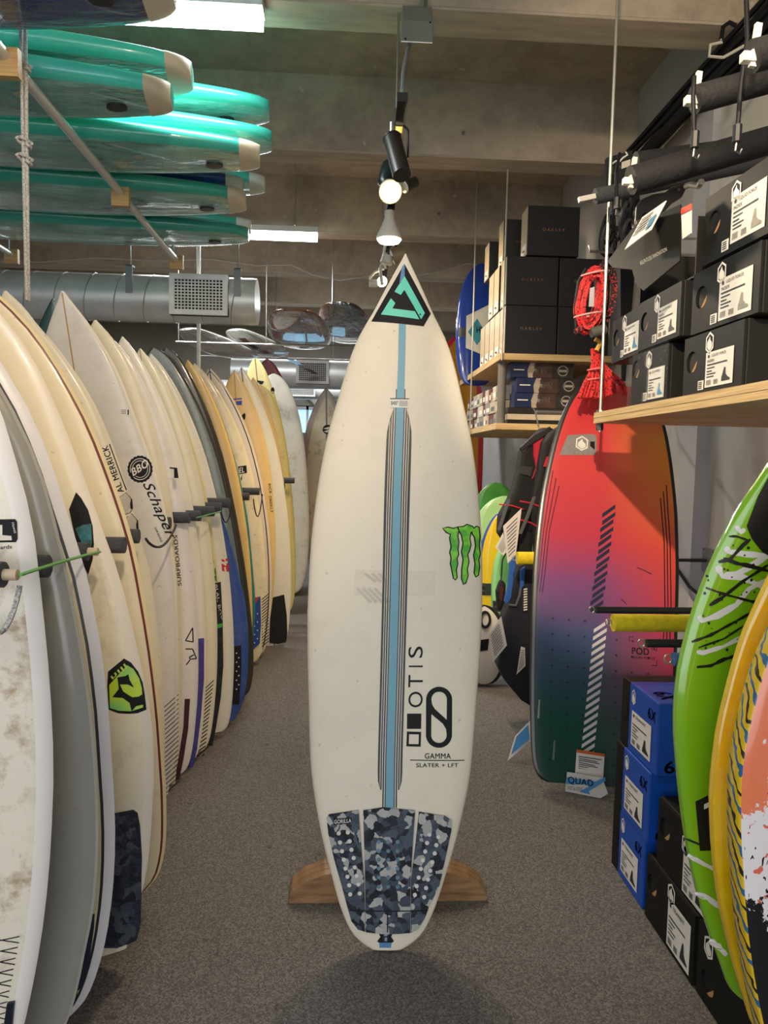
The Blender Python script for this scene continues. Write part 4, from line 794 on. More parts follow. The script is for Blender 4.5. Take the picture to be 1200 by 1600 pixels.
def boot_box(label, X, Y0, Y1, z0, h, dep=.34, rot=0, boot='#2a2c30', body=CARD, lab=True, lines=('LIQUID FORCE', 'INDEX'), group='black boot boxes', lu=(.42, .86, .09, .64), hole=(.16, .56), emb=(.47, .79), extra=True):
    """tuck-end boot box, end panel facing the aisle: Y0 far side, Y1 near side"""
    w = Y0-Y1; M = frame(X, (Y0+Y1)/2, z0, rot); t = thing('boot_box', label, 'box', M, group)
    MB().box(-w/2, w/2, .006, dep, 0, h-.001).obj('box_body', body, t, world=False, bevel=.003)
    r = .027; hu, hv = -w/2+hole[0]*w, hole[1]*h
    e = .004
    outer = [(-w/2+e, .002), (w/2-e, .002), (w/2-e, h-.003), (-w/2+e, h-.003)]; hc = circ(hu, hv, r, 24)
    mb = MB(); V, Fc = fill([outer, hc[::-1]]); n = len(V)
    mb.add([(a, 0, b) for a, b in V]+[(a, .0065, b) for a, b in V], [tuple(f) for f in Fc]+[tuple(i+n for i in f[::-1]) for f in Fc]+[(i, (i+1) % 4, n+(i+1) % 4, n+i) for i in range(4)]+[(4+i, 4+(i+1) % 24, n+4+(i+1) % 24, n+4+i) for i in range(24)])
    mb.obj('end_flap', body, t, world=False)
    mf = lambda u, v, d: (u, -d, v)
    MB().disc((hu, .0045, hv), (0, -1, 0), r*.99, 24).obj('finger_hole', mat('#0c0c0d', .7, var=0), t, world=False)
    MB().add([(hu+r*.9*math.cos(a), .003, hv+r*.9*math.sin(a)) for a in np.linspace(R(-100), R(10), 10)], [tuple(range(10))]).obj('hole_liner', mat('#b98d5a', .8), t, world=False)
    hex_logo(t, -w/2+emb[0]*w, emb[1]*h, .018, .026, mf)
    if lab:
        lab_print(t, -w/2+lu[0]*w, -w/2+lu[1]*w, lu[2]*h, lu[3]*h, mf, boot, lines)
        if extra: decal(t, 'size_sticker', [rect(-w/2+(lu[0]-.12)*w, -w/2+(lu[0]-.02)*w, .07*h, .22*h)], PAPER, mf, .0012); decal(t, 'sticker_print', [rect(-w/2+(lu[0]-.105)*w, -w/2+(lu[0]-.045)*w, a*h, (a+.018)*h) for a in (.09, .12, .15, .18)], PRINT, mf, .002)['kind'] = 'stuff'
    return t
XS = .862; ZS = 1.3455
def ya(px, X=XS): return float(at(px, 560, X=X)[1])
boot_box('black boot box at the bottom near end of the plywood shelf with dark boot label', XS, ya(1068), ya(1162), ZS, .15)
boot_box('black boot box wrapped in torn clear film with blue boot label at the shelf corner', XS+.004, ya(986), ya(1043), ZS, .158, boot='#4c8fb5', lines=('LIQUID FORCE',), lu=(.5, .92, .08, .62), hole=(.12, .7), emb=(.5, .8))
boot_box('black boot box in the second shelf layer with grey boot label under the topmost box', XS+.006, ya(1074), ya(1176), ZS+.152, .155, rot=1, boot='#8d8a7e', lu=(.45, .9, .08, .7))
boot_box('black boot box in the second shelf layer above the film wrapped box', XS, ya(994), ya(1062), ZS+.160, .145, rot=-1, boot='#4a4a48', lu=(.5, .92, .1, .68))
boot_box('small black boot box overhanging the shelf corner beside the steel rod', XS+.02, ya(944), ya(990), ZS+.160, .145, rot=-2, dep=.3, boot='#4c8fb5', lines=('LIQUID FORCE',), lu=(.48, .97, .1, .7))
boot_box('topmost black boot box of the shelf stack with yellowish lit label', XS+.004, ya(1089), ya(1196), ZS+.309, .165, rot=1.5, boot='#8f8b7d', lu=(.42, .86, .12, .74))
# film on the wrapped box
nt = NT('clear_film'); setp(nt, .12); nt.b.inputs['Base Color'].default_value = (1, 1, 1, 1); nt.b.inputs['Transmission Weight'].default_value = 1; nt.b.inputs['Alpha'].default_value = .16
nt.bump(nt.noise(40, 4), .8, .01); FILM = nt.m
MB().box(XS-.004, XS+.3, ya(1044)-.002, ya(985)+.002, ZS+.0005, ZS+.1592).obj('film_wrap', FILM, [o for o in bpy.data.objects if 'clear film' in o.get('label', '')][0])
# the open box with its lid panel hanging into the aisle
ob = thing('open_boot_box', 'opened black boot box with lid panel hanging down and brown plate inside', 'box', (XS+.19, 1.86, ZS+.307))
yo0, yo1 = ya(985), ya(1068)
g = MB(); zb_ = ZS+.307
for b in ((XS+.02, XS+.36, yo1, yo0, zb_, zb_+.004), (XS+.356, XS+.36, yo1, yo0, zb_, zb_+.15), (XS+.02, XS+.36, yo0-.004, yo0, zb_, zb_+.15), (XS+.02, XS+.36, yo1, yo1+.004, zb_, zb_+.15)): g.box(*b)
g.obj('box_tray', CARD, ob)
def plate(pts, th, d=None):
    P = [np.array(p, float) for p in pts]; n = np.cross(P[1]-P[0], P[-1]-P[0]); n = n/np.linalg.norm(n)*th; k = len(P)
    return MB().add(P+[p+n for p in P], [tuple(range(k))[::-1], tuple(range(k, 2*k))]+[(i, (i+1) % k, k+(i+1) % k, k+i) for i in range(k)])
lp = [at(1058, 315, Y=1.80), at(1071, 413, Y=1.72), at(1046, 428, Y=1.75), at(1002, 452, Y=1.80), at(988, 441, Y=1.84), at(978, 415, Y=1.88), at(960, 420, Y=1.98), at(955, 412, Y=2.02), at(994, 352, Y=1.96)]
def planefit(pts):
    A = np.array(pts); c = A.mean(0); u, s_, vt = np.linalg.svd(A-c); n = vt[2]; return [p-n*((p-c)@n) for p in A]
plate(planefit(lp), .004).obj('lid_panel', CARD, ob)
PL0, PL1, PL2 = at(1053, 310, Y=1.80), at(1040, 360, Y=1.77), at(985, 396, Y=1.93)
lid_lbl = planefit([at(1049, 320, Y=1.80), at(1026, 366, Y=1.77), at(984, 396, Y=1.90), at(1012, 346, Y=1.93)])
plate([p+np.array([-.02, -.012, .006]) for p in lid_lbl], .002).obj('label_card', PAPER, ob)
LQ = [np.array(p)+np.array([-.0225, -.0145, .0075]) for p in lid_lbl]
def quad(u, v): return LQ[3]*(1-u)*v+LQ[0]*u*v+LQ[1]*u*(1-v)+LQ[2]*(1-u)*(1-v)
mm = MB()
for a in (.85, .72, .6, .48, .36): mm.add([quad(.1, a), quad(.62, a), quad(.62, a-.05), quad(.1, a-.05)], [(0, 1, 2, 3)])
mm.obj('card_print', PRINT, ob)['kind'] = 'stuff'
MB().add([quad(.66, .55), quad(.92, .6), quad(.92, .2), quad(.72, .12)], [(0, 1, 2, 3)]).obj('card_picture', mat('#3f7fa6', .6), ob)
v, fc = text01('RELENTLESS INNOVATION', 0); c0, c1 = np.array(lp[2]), np.array(lp[4])
A0, A1_, UPV = at(1003, 418, Y=1.80), at(1044, 396, Y=1.74), np.array([-.002, 0, .009])
MB().add([A0*(1-p[0])+A1_*p[0]+p[1]*UPV+np.array([-.012, -.02, 0]) for p in v], fc).obj('panel_lettering', mat('#a9a79c', .6), ob)
pc = [at(x, y, Y=2.05) for x, y in ((996, 368), (993, 345), (995, 322), (1003, 311), (1020, 303), (1040, 300), (1052, 290), (1066, 288), (1072, 296), (1066, 308), (1050, 318), (1030, 340), (1010, 358))]
plate(pc, .012).obj('binding_plate', mat('#4a4039', .45, coat=.2), ob, bevel=.003)
MB().disc(at(1009, 339, Y=2.045), (0, -1, 0), .012, 14).obj('plate_hole', INK, ob)
MB().disc(at(1061, 296, Y=2.043), (0, -1, 0), .005, 10).obj('plate_screw', STEEL, ob)
MB().tube([at(1072, 291, Y=2.0), at(1080, 288, Y=1.98), at(1092, 290, Y=1.95), at(1096, 284, Y=1.93)], .009, 8).obj('buckle', STEEL, ob, smooth=True)
plate([at(1064, 326, Y=1.735), at(1080, 318, Y=1.70), at(1080, 364, Y=1.70), at(1066, 374, Y=1.735)], .002).obj('warning_label', PAPER, ob)
plate([at(1064, 326, Y=1.732), at(1080, 318, Y=1.697), at(1080, 327, Y=1.697), at(1064, 335, Y=1.732)], .002).obj('label_header', mat('#e0492f', .6), ob)
# ------------------------------------------------------------------ padded upper arms on the right wall
def arm(label, tip, r, m, slope=.29, core=True, X1=1.5, name='padded_arm', wall=True, sq=False, group=None, cat='rack arm', foam0=0):
    tip = np.array(tip, float); end = np.array([X1, tip[1], tip[2]+(X1-tip[0])*slope]); d = (end-tip)/np.linalg.norm(end-tip)
    t = thing(name, label, cat, tuple(end), group)
    MB().tube([tip+d*foam0, end-d*.02], r, 18).obj('foam_sleeve', m, t, smooth=True)
    if core: MB().bar(tip-d*.004, tip+d*(foam0+.02), r*.62, r*.62).obj('metal_core', mat('#d8d4c8', .4), t)
    MB().box(X1-.012, X1-.001, tip[1]-.05, tip[1]+.05, end[2]-.06, end[2]+.06).obj('wall_plate', STEEL, t)
    return t, tip, d
GA = 'padded rack arms on the upper right wall'
a1, *_ = arm('dark padded arm with long bare metal tip below the other arms', at(906, 312, Y=2.26), .024, FOAMG, slope=.24, foam0=.05, group=GA)
a2, t2, d2_ = arm('thick black padded arm above the open boot box', at(986, 282, Y=1.93), .037, FOAMK, slope=.32, group=GA)
a2b, *_ = arm('black padded arm partly behind the thick one', at(993, 252, Y=2.08), .026, FOAMK, slope=.17, group=GA)
a3, t3, d3_ = arm('black padded arm high on the right wall with hanging strap', at(1085, 156, Y=1.60), .030, FOAMK, slope=.31, group=GA)
a4, t4, _ = arm('black padded arm at the top right edge of the wall', at(1176, 88, Y=1.38), .030, FOAMK, slope=.3, group=GA)
for t_, tip in ((a2, t2), (a3, t3), (a4, t4)):
    MB().bar(tip+(.0, 0, -.02), tip+(.008, 0, .06), .009, .012, (1, 0, 0)).obj('clip_post', mat('#d8d4c8', .4), t_)
    MB().box(tip[0]-.022, tip[0]+.014, tip[1]-.009, tip[1]+.009, tip[2]-.012, tip[2]+.006).obj('clip', mat('#e2ddcf', .4), t_, bevel=.002)
for lab, pts in (('black strap with hook hanging from the padded arm tip', [at(1085, 120, Y=1.585), at(1083, 150, Y=1.57), at(1084, 200, Y=1.58), at(1086, 215, Y=1.58)]),
                 ('longer black strap with hook hanging before the right wall', [at(1166, 0, Y=1.5), at(1168, 60, Y=1.5), at(1158, 130, Y=1.5), at(1152, 205, Y=1.5)]),
                 ('short black strap dangling below the lower padded arm', [at(968, 240, Y=2.3), at(963, 270, Y=2.2), at(963, 300, Y=2.22), at(964, 315, Y=2.22)])):
    s_ = thing('hook_strap', lab, 'strap', tuple(pts[-1]))
    MB().tube(pts, .005, 8).obj('strap', INK, s_, smooth=True); e = np.array(pts[-1])
    MB().tube([e+(0, 0, .012), e-(0, 0, .022)], .0095, 8).obj('sleeve', BLACK, s_); MB().tube([e-(0, 0, .02), e-(.002, 0, .04), e-(-.008, 0, .046), e-(-.012, 0, .036)], .0025, 6).obj('hook', mat('#6b6b6a', .3, .8), s_)
# cable bundle along the wall and ceiling corner
cb = thing('cable_bundle', 'bundle of black and white cables running along the upper right wall', 'cables', (1.4, 2.3, 2.6))
for k in range(22):
    dx, dz = random.uniform(-.05, .04), random.uniform(-.06, .05); ph = random.uniform(0, 6)
    pts = [(1.40+dx+.012*math.sin(ph+y*3), y, 2.675+dz+.02*math.sin(ph*2+y*2.3)) for y in np.linspace(1.0, 3.5, 16)]
    pts += [(1.40+dx, 3.55, 2.62+dz), (1.42+dx, 3.6, 2.3), (1.42, 3.62, 1.6)]
    MB().tube(pts, .011 if k < 18 else .006, 6).obj('cable', INK if k < 18 else mat('#bdb8aa', .6), cb, smooth=True)
MB().tube([at(x, y, Y=2.35) for x, y in ((1150, 40), (1140, 35), (1130, 42), (1127, 60), (1124, 75))], .007, 7).obj('cable', INK, cb, smooth=True)
MB().tube([at(x, y, Y=2.3) for x, y in ((1180, 62), (1130, 90), (1108, 88), (1110, 70), (1128, 66), (1125, 62))], .005, 7).obj('cable', mat('#bdb8aa', .6), cb, smooth=True)
MB().tube([(1.45, 1.70+.01*math.sin(i), z) for i, z in enumerate(np.linspace(2.75, 1.95, 9))], .02, 8).obj('cable', INK, cb, smooth=True)
tag(MB().tube([(1.44, 3.05, .78), (1.42, 2.95, .74), (1.41, 2.8, .68), (1.42, 2.6, .63), (1.46, 2.3, .62)], .007, 7).obj('wall_cable', INK, smooth=True), 'thin black cable drooping along the grey wall behind the red wakeboard', 'cable')
# hanging accessories between rods
ha = thing('accessory_pack', 'black accessory pack with white lettering hanging by the steel rod', 'package', tuple(at(966, 300, Y=2.62)))
P0 = at(945, 250, Y=2.62); P1 = at(985, 238, Y=2.62); P2 = at(983, 288, Y=2.62); P3 = at(943, 302, Y=2.62)
plate([P3, P2, P1, P0], .02).obj('pack', BLACK, ha); v, fc = text01('SUP', .01)
MB().add([P3+(P2-P3)*(.1+.42*p[0])+(P0-P3)*(.42+.22*p[1])+np.array([0, -.023, 0]) for p in v], fc).obj('lettering', WHITE, ha)
MB().add([P3+(P2-P3)*(.58+.34*a)+(P0-P3)*(.50+.2*b)+np.array([0, -.0225, 0]) for a, b in ((0, 0), (1, 0), (1, 1), (0, 1))], [(0, 1, 2, 3)]).obj('lettering_box', mat('#cfc9bc', .5), ha)
MB().tube([P3+(P2-P3)*a+(P0-P3)*b+np.array([0, -.0225, 0]) for a, b in ((.2, .75), (.35, .8), (.5, .74), (.62, .82), (.8, .86), (.72, .97))], .003, 5).obj('rider_mark', WHITE, ha)
for i, (lab, x, y, Y) in enumerate((('black coiled cords hanging under the lettered pack', 958, 370, 2.6), ('dark buckles and straps hanging beside the open boot box', 985, 360, 2.55))):
    c_ = thing('hanging_gear', lab, 'gear', tuple(at(x, y+40, Y=Y)))
    for k in range(5):
        c = at(x+random.uniform(-9, 9), y+random.uniform(-35, 15), Y=Y+random.uniform(-.03, .03)); rr = random.uniform(.03, .045)
        MB().tube([c+np.array([rr*.6*math.cos(a), .01*math.sin(2*a), rr*1.5*math.sin(a)]) for a in np.linspace(0, 2*math.pi, 18)[:-1]], .008, 6, closed=True).obj('coil', INK if k % 2 else mat('#2e2f33', .35, coat=.5), c_, smooth=True)
    MB().tube([at(x, y-75, Y=Y), at(x+2, y, Y=Y), at(x-2, y+60, Y=Y)], .006, 6).obj('strap', INK, c_, smooth=True)
tag(MB().tube([(1.498, 2.6, 2.0), (.93, 2.6, 2.0), (.925, 2.6, 2.015)], .005, 8).obj('display_hook', STEEL), 'long steel display hook holding black gear on the right wall', 'hook')
# red tow ropes
def rope_mat(c, d):
    nt = NT('rope'); setp(nt, .7); f = nt.noise(130, 2); nt.l(nt.ramp(f, [(.40, lin(d)), (.47, lin(c))], 'LINEAR'), nt.b.inputs['Base Color']); return nt.m
REDR = rope_mat('#d52a2c', '#3a0c10'); RB = rope_mat('#151519', '#c22c30')
rc = thing('tow_rope', 'coiled red tow rope with dark grey handle hanging on a hook', 'rope', tuple(at(928, 520, Y=2.56)))
C0 = at(923, 468, Y=2.56)
for k in range(26):
    a0 = random.uniform(0, 6); rx, rz = random.uniform(.026, .052), random.uniform(.075, .115); oy = random.uniform(-.025, .025); oz = random.uniform(-.012, .012)
    MB().tube([C0+np.array([rx*math.cos(a)+.012*math.sin(a), oy+.008*math.sin(3*a+a0), rz*math.sin(a)+oz]) for a in np.linspace(0, 2*math.pi, 24)[:-1]], .0055, 5, closed=True).obj('rope_strand', REDR, rc, smooth=True)
for z in (.09, -.055): MB().tube([C0+np.array([.012*z/.1+.05*math.cos(a)*1.0, -.002+.036*math.sin(a), z+.01*math.cos(a)]) for a in np.linspace(0, 2*math.pi, 16)[:-1]], .004, 5, closed=True).obj('tie', mat('#d9a0a0', .6), rc)
plate([at(922, 450, Y=2.52), at(929, 448, Y=2.52), at(928, 479, Y=2.52), at(920, 479, Y=2.52)], .003).obj('rope_tag', mat('#b5b0b4', .6), rc)
MB().tube([at(916, 420, Y=2.56), at(904, 440, Y=2.56), at(899, 475, Y=2.56), at(900, 512, Y=2.56)], .006, 8).obj('handle_line', INK, rc, smooth=True)
MB().tube([at(898, 519, Y=2.55), at(925, 505, Y=2.55), at(945, 492, Y=2.55)], .011, 8).obj('braided_end', RB, rc, smooth=True)
MB().tube([at(923, 520, Y=2.53), at(946, 514, Y=2.53)], .018, 12).obj('handle', mat('#55564f', .5), rc, smooth=True)
rk2 = thing('tow_rope', 'black and red coiled rope hanging behind the steel rod', 'rope', tuple(at(945, 500, Y=2.62)))
C1 = at(946, 455, Y=2.62)
for k in range(14):
    rx, rz = random.uniform(.02, .045), random.uniform(.07, .12); oy = random.uniform(-.02, .02)
    MB().tube([C1+np.array([rx*math.cos(a), oy, rz*math.sin(a)]) for a in np.linspace(0, 2*math.pi, 20)[:-1]], .006, 5, closed=True).obj('rope_strand', RB, rk2, smooth=True)
tag(MB().tube([(1.498, 2.56, 1.93), (.86, 2.56, 1.93), (.855, 2.56, 1.95)], .005, 8).obj('display_hook', STEEL), 'steel display hook carrying the coiled red rope', 'hook')
rs = thing('rope_skein', 'tied skein of red rope draped over the red wakeboard top', 'rope', tuple(at(940, 620, Y=2.66)))
for k in range(44):
    sp = random.uniform(-1, 1); left_ = k < 30
    top = at(928+random.uniform(-4, 6), 545, Y=2.62); mid = at(931+sp*7, 577, Y=2.62); bot = at((922+sp*20) if left_ else (965+sp*18), 622 if left_ else 612+abs(sp)*8, Y=2.60+random.uniform(-.02, .03))
    if not left_: mid = at(940+sp*5, 570, Y=2.65); 
    q = at((926+sp*14) if left_ else (962+sp*16), 600, Y=2.61)
    MB().tube([top, mid, q+np.array([0, random.uniform(-.015, .015), 0]), bot], .006, 5).obj('rope_strand', REDR, rs, smooth=True)
for px, py in ((931, 577), (926, 593)): c = at(px, py, Y=2.62); MB().tube([c+np.array([.028*math.cos(a), .03*math.sin(a), .004*math.cos(a)]) for a in np.linspace(0, 2*math.pi, 14)[:-1]], .004, 5, closed=True).obj('tie', mat('#e06a6a', .6), rs)
MB().tube([at(932, 548, Y=2.6), at(938, 535, Y=2.6), at(930, 530, Y=2.6)], .009, 7).obj('yellow_end', mat('#d0a23a', .6), rs)
# ------------------------------------------------------------------ shelf unit with goggle cartons
def shelf(label, y0, y1, z, th):
    t = thing('wall_shelf', label, 'shelf', (1.16, (y0+y1)/2, z-th)); MB().box(.842, 1.498, y0, y1, z-th, z).obj('board', PINE, t); MB().box(.838, .842, y0, y1, z-th, z).box(.838, 1.498, y0-.004, y0, z-th, z).obj('edge_strip', EDGE, t); return t
ZA = float(at(782, 550, X=.84)[2])-.006; YA = float(at(782, 550, X=.84)[1]); ZL = float(at(775, 661, X=.84)[2]); YL = float(at(775, 661, X=.84)[1])
shelf('pine wall shelf carrying the black goggle cartons', YA, 5.3, ZA, .034)
shelf('lower pine wall shelf carrying fin boxes and small white boxes', YL, 5.4, ZL, .034)
tag(MB().tube([(.875, YA+.1, ZL), (.875, YA+.1, ZA-.034)], .024, 14).obj('shelf_post', mat('#6b6862', .5), smooth=True), 'grey round post between the two pine wall shelves', 'post')
for lab, x, y, z0, z1 in (('thin steel rod before the front goggle cartons', .850, YA-.012, ZA-.04, 2.75), ('thin steel rod towards the far end of the pine shelves', .834, 4.75, ZL-.04, 3.12)):
    tag(MB().tube([(x-.004, y, z0), (x-.004, y, z1)], .005, 8).obj('threaded_rod', mat('#b5b09c', .4, .5), smooth=True), lab, 'rod')
GOGB = mat('#131217', .45, var=.04, vs=20); GOLD = mat('#e8b48c', .45, var=0); SIDEP = mat('#c9b892', .45, var=.1, vs=9)
def carton(label, x0, y0, z0, w=.285, h=.262, d=.142, side=True, front=True):
    t = thing('goggle_carton', label, 'box', (x0+w/2, y0+d/2, z0), 'goggle cartons on the pine shelf')
    MB().box(x0, x0+w, y0, y0+d, z0, z0+h).obj('carton_body', GOGB, t, bevel=.002)
    inv = MATS[t.name].inverted()
    fm = lambda u, v, dd: tuple(inv @ Vector((x0+u, y0-dd, z0+v))); sm = lambda u, v, dd: tuple(inv @ Vector((x0-dd, y0+d-u, z0+v)))
    if front: decal(t, 'front_lettering', [text_in('O A K L E Y', (w*.29, h*.5), (w*.42, 0), (0, h*.055), .03)], GOLD, fm, .0012)
    if side:
        decal(t, 'side_panel', [rect(.004, d-.004, .004, h-.004)], SIDEP, sm, .0012, label='beige sheet over the carton side')  # one beige sheet covers the whole aisle side of the dark carton
        decal(t, 'side_label', [rect(d*.1, d*.6, h*.05, h*.16), rect(d*.3, d*.85, h*.12, h*.26)], PAPER, sm, .002); decal(t, 'side_mark', [fill([circ(d*.5, h*.62, .02, 14, .03), circ(d*.5, h*.62, .013, 14, .022)[::-1]]), rect(d*.2, d*.8, h*.42, h*.44)], GOLD, sm, .002)
    return t
xb = .866
for i in range(5): carton(['front', 'second', 'third', 'fourth', 'fifth'][i]+' goggle carton along the bottom row of the pine shelf', xb, YA+.012+i*.146, ZA+.001)
carton('bottom row goggle carton right of the front one', xb+.292, YA+.012, ZA+.001, side=False, front=False)
for i in range(3): carton(['front', 'second', 'third'][i]+' goggle carton along the middle row of the pine shelf', xb-.002, YA+.012+i*.150+(.04 if i else 0), ZA+.265)
carton('middle row goggle carton behind the red rope coil', xb+.292, YA+.016, ZA+.265, side=False)
carton('topmost goggle carton overlapping two others', xb+.10, YA-.01, ZA+.529, side=True)
carton('top row goggle carton half hidden by the topmost one', xb+.02, YA+.22, ZA+.529, w=.25, d=.13)
carton('far top row goggle carton near the thin rod', xb-.006, YA+.50, ZA+.529, w=.25, h=.22)
# lower shelf contents
GF = 'fin boxes stacked on the lower pine shelf'
def finbox(label, x0, y0, z0, w=.36, h=.083, d=.16):
    t = thing('fin_box', label, 'box', (x0+w/2, y0+d/2, z0), GF); inv = MATS[t.name].inverted()
    MB().box(x0, x0+w, y0, y0+d, z0, z0+h).obj('box_body', mat('#1c2a52', .4, var=.2, vs=20), t, bevel=.002)
    fm = lambda u, v, dd: tuple(inv @ Vector((x0+u*w, y0-dd, z0+v*h)))
    decal(t, 'brown_panel', [fill([[(.36, .0), (.66, .0), (.66, 1), (.40, 1), (.37, .8), (.41, .5), (.35, .25)]])], mat('#4a3328', .5, var=.3, vs=30), fm, .001, maxlen=.3)
    decal(t, 'pale_panel', [fill([[(.28, 0), (.36, 0), (.35, .25), (.41, .5), (.37, .8), (.39, 1), (.31, 1), (.27, .5)]])], mat('#b5a597', .6, var=.2, vs=40), fm, .0014, maxlen=.3)
    decal(t, 'dark_panel', [rect(.66, 1, 0, 1)], mat('#2a2420', .5, var=.4, vs=50), fm, .001, maxlen=.3)
    decal(t, 'box_lettering', [text_in('2nFIN', (.36, .34), (.2, 0), (0, .36), .015), rect(.05, .22, .47, .55)], WHITE, fm, .0022, maxlen=.3)
    decal(t, 'round_seal', [fill([circ(.83, .5, .085, 20, .36), circ(.83, .5, .07, 20, .3)[::-1]]), rect(.74, .92, .42, .58)], mat('#aaa49a', .6), fm, .0018, maxlen=.3)
zc = ZL+.001
for lab, hh, col in (('thin black flat box lowest on the lower pine shelf', .022, '#1d1c1a'), ('flat cream box under the dark flat one on the lower shelf', .032, '#cdbfa4'), ('dark glossy flat box directly under the fin boxes', .036, '#2c2724')):
    tag(MB().box(.91, 1.4, YL+.03, YL+.3, zc, zc+hh).obj('flat_box', mat(col, .35), bevel=.002), lab, 'box'); zc += hh+.0005
for k, (lab, dx) in enumerate((('lowest navy brown fin box of the stack', .02), ('middle navy brown fin box of the stack', .03), ('topmost navy brown fin box of the stack', -.008))):
    finbox(lab, .925+dx, YL+.03-.004*k, zc); zc += .0835
zs = [ZL+.001, ZL+.073, ZL+.145, ZL+.225]; cols = ['#b8ad97', '#c9bfa9', '#a99b83', '#cfc9ba', '#8f8f88', '#6a3a30']
ORD = 'first second third fourth fifth sixth seventh eighth ninth tenth eleventh twelfth thirteenth fourteenth fifteenth sixteenth seventeenth eighteenth'.split()
for r_ in range(3):
    y = YL+.14; nb = 0
    while y < 5.15:
        wy = random.choice((.07, .09, .14)); hh = .071 if r_ < 2 else random.choice((.06, .085)); x0 = .872+random.uniform(0, .012)
        if y > YL+.12:
            o = MB().box(x0, x0+.16, y, y+wy-.004, zs[r_], zs[r_]+hh-.002).obj('small_box', mat(random.choice(cols), .6, var=.15, vs=30), bevel=.0015)
            tag(o, f"small accessory box in the {('bottom', 'middle', 'top')[r_]} row, {ORD[nb]} back from the grey shelf post", 'box', 'small accessory boxes on the lower pine shelf')
            wl = wy-.016; q = MB().box(x0-.0012, x0, y+.006, y+.006+wl*.7, zs[r_]+hh*.2, zs[r_]+hh*.55)
            Mq = MATS[o.name]; MB().add([Mq.inverted() @ Vector(p) for p in q.v], q.f).obj('box_label', PAPER if random.random() < .6 else mat('#5d6b70', .6), o, world=False)
        nb += 1 if y > YL+.12 else 0; y += wy
# blue kneeboard standing on the far end of the upper shelf
bk = Board('kneeboard', 'glossy blue kneeboard with hexagon card standing beyond the goggle cartons', at(735, 606, Y=4.98)+np.array([.03, 0, .01]), at(746, 414, Y=5.02)+np.array([.03, 0, 0]), .155, ROUND, .07, mat('#22409a', .15, coat=1, var=.06), nr=.03, n=3.5, cat='board')
bk.dec('strap_patch', [bk.P([(712, 512), (728, 511), (728, 526), (712, 527)])], mat('#1d2126', .4))
hx_ = [bk.M @ Vector(bk.deck(*bk.pl(x, y), .006)) for x, y in ((728.5, 494), (765, 476), (790, 500), (790, 560), (757, 556), (727.5, 544))]
plate([np.array(p) for p in hx_][::-1], .003).obj('display_card', mat('#c8cac6', .5, var=.1, vs=8), bk.root, bevel=0)
MB().add([np.array(bk.M @ Vector(bk.deck(*bk.pl(x, y), .0105))) for x, y in ((731, 519), (745, 498), (757, 519), (745, 540))], [(0, 1, 2, 3)]).obj('card_diamond', mat('#2c7f96', .5, var=.3, vs=30), bk.root)
v, fc = text01('HU', .01); q0, q1, q2 = [np.array(bk.M @ Vector(bk.deck(*bk.pl(x, y), .0125))) for x, y in ((744, 521), (757, 520), (744, 512))]
MB().add([q0+(q1-q0)*p[0]+(q2-q0)*p[1] for p in v], fc).obj('card_lettering', INK, bk.root)
ob_ = Board('longboard', 'orange longboard with red rim standing behind the pine shelves', (.96, 6.35, .01), (.98, 6.4, 2.28), .27, ROUND, .06, board_mat('#c8871e', rail='#c2202c', rw=.05, wax=0, coat=1, rough=.15), cat='surfboard')
# ------------------------------------------------------------------ red wakeboard
WK = [(0, .72), (.006, .80), (.02, .86), (.05, .91), (.12, .945), (.3, .985), (.5, 1), (.66, .965), (.78, .885), (.87, .79), (.93, .69), (.97, .58), (.99, .48), (1, .40)]
nt = NT('wakeboard_fade'); setp(nt, .32, 0, .4, .15)
a = nt.n('ShaderNodeAttribute', attribute_name='bc'); sp = nt.n('ShaderNodeSeparateXYZ'); nt.l(a.outputs['Vector'], sp.inputs[0])
zz = nt.math('DIVIDE', sp.outputs[2], 1.45)
L_ = nt.ramp(zz, [(0, lin('#1c4a3c')), (.16, lin('#1f5048')), (.36, lin('#45547e')), (.5, lin('#8a4f86')), (.62, lin('#cc4156')), (.8, lin('#dd4a4a')), (1, lin('#d23a3c'))])
R_ = nt.ramp(zz, [(0, lin('#382f4a')), (.16, lin('#5a2f5a')), (.3, lin('#a8304e')), (.45, lin('#d23f4a')), (.6, lin('#e8563c')), (.75, lin('#e88432')), (.9, lin('#e09a2c')), (1, lin('#d25a30'))])
fx = nt.math('MULTIPLY_ADD', sp.outputs[0], 3.2); fx.node.inputs[2].default_value = .12
fx2 = nt.n('ShaderNodeClamp'); nt.l(fx, fx2.inputs[0]); col = nt.mix(fx2.outputs[0], L_, R_)
col = nt.mix(nt.math('LESS_THAN', sp.outputs[1], .017), col, lin('#17181c')); nt.l(col, nt.b.inputs['Base Color'])
P0 = np.array([.936, 2.45, .015]); P1 = at(957, 607, Y=2.80)
WB_ = Board('wakeboard', 'large wakeboard fading from red to green leaning by the right wall', P0, P1, .283, WK, .032, nt.m, nr=.03, tr=.03, n=6, foil=.35, cat='wakeboard', N=44, K=32)
WB_.dec('grey_band', [WB_.P([(887, 680), (925, 678), (932, 681), (932, 706), (928, 711), (874, 711)])], mat('#8d8985', .45, var=.2, vs=200))
WB_.dec('white_patch', [WB_.P([(931, 667), (986, 665), (986, 676), (931, 683)])][:0] or [WB_.P([(922, 690), (929, 690), (929, 703), (922, 697)])], INK, off=.0014)
mfw = lambda u, v, d: WB_.deck(u, v, d)
lx, lz = WB_.pl(909, 693); hex_logo(WB_.root, lx, lz, .024, .030, mfw, WHITE, .0018)
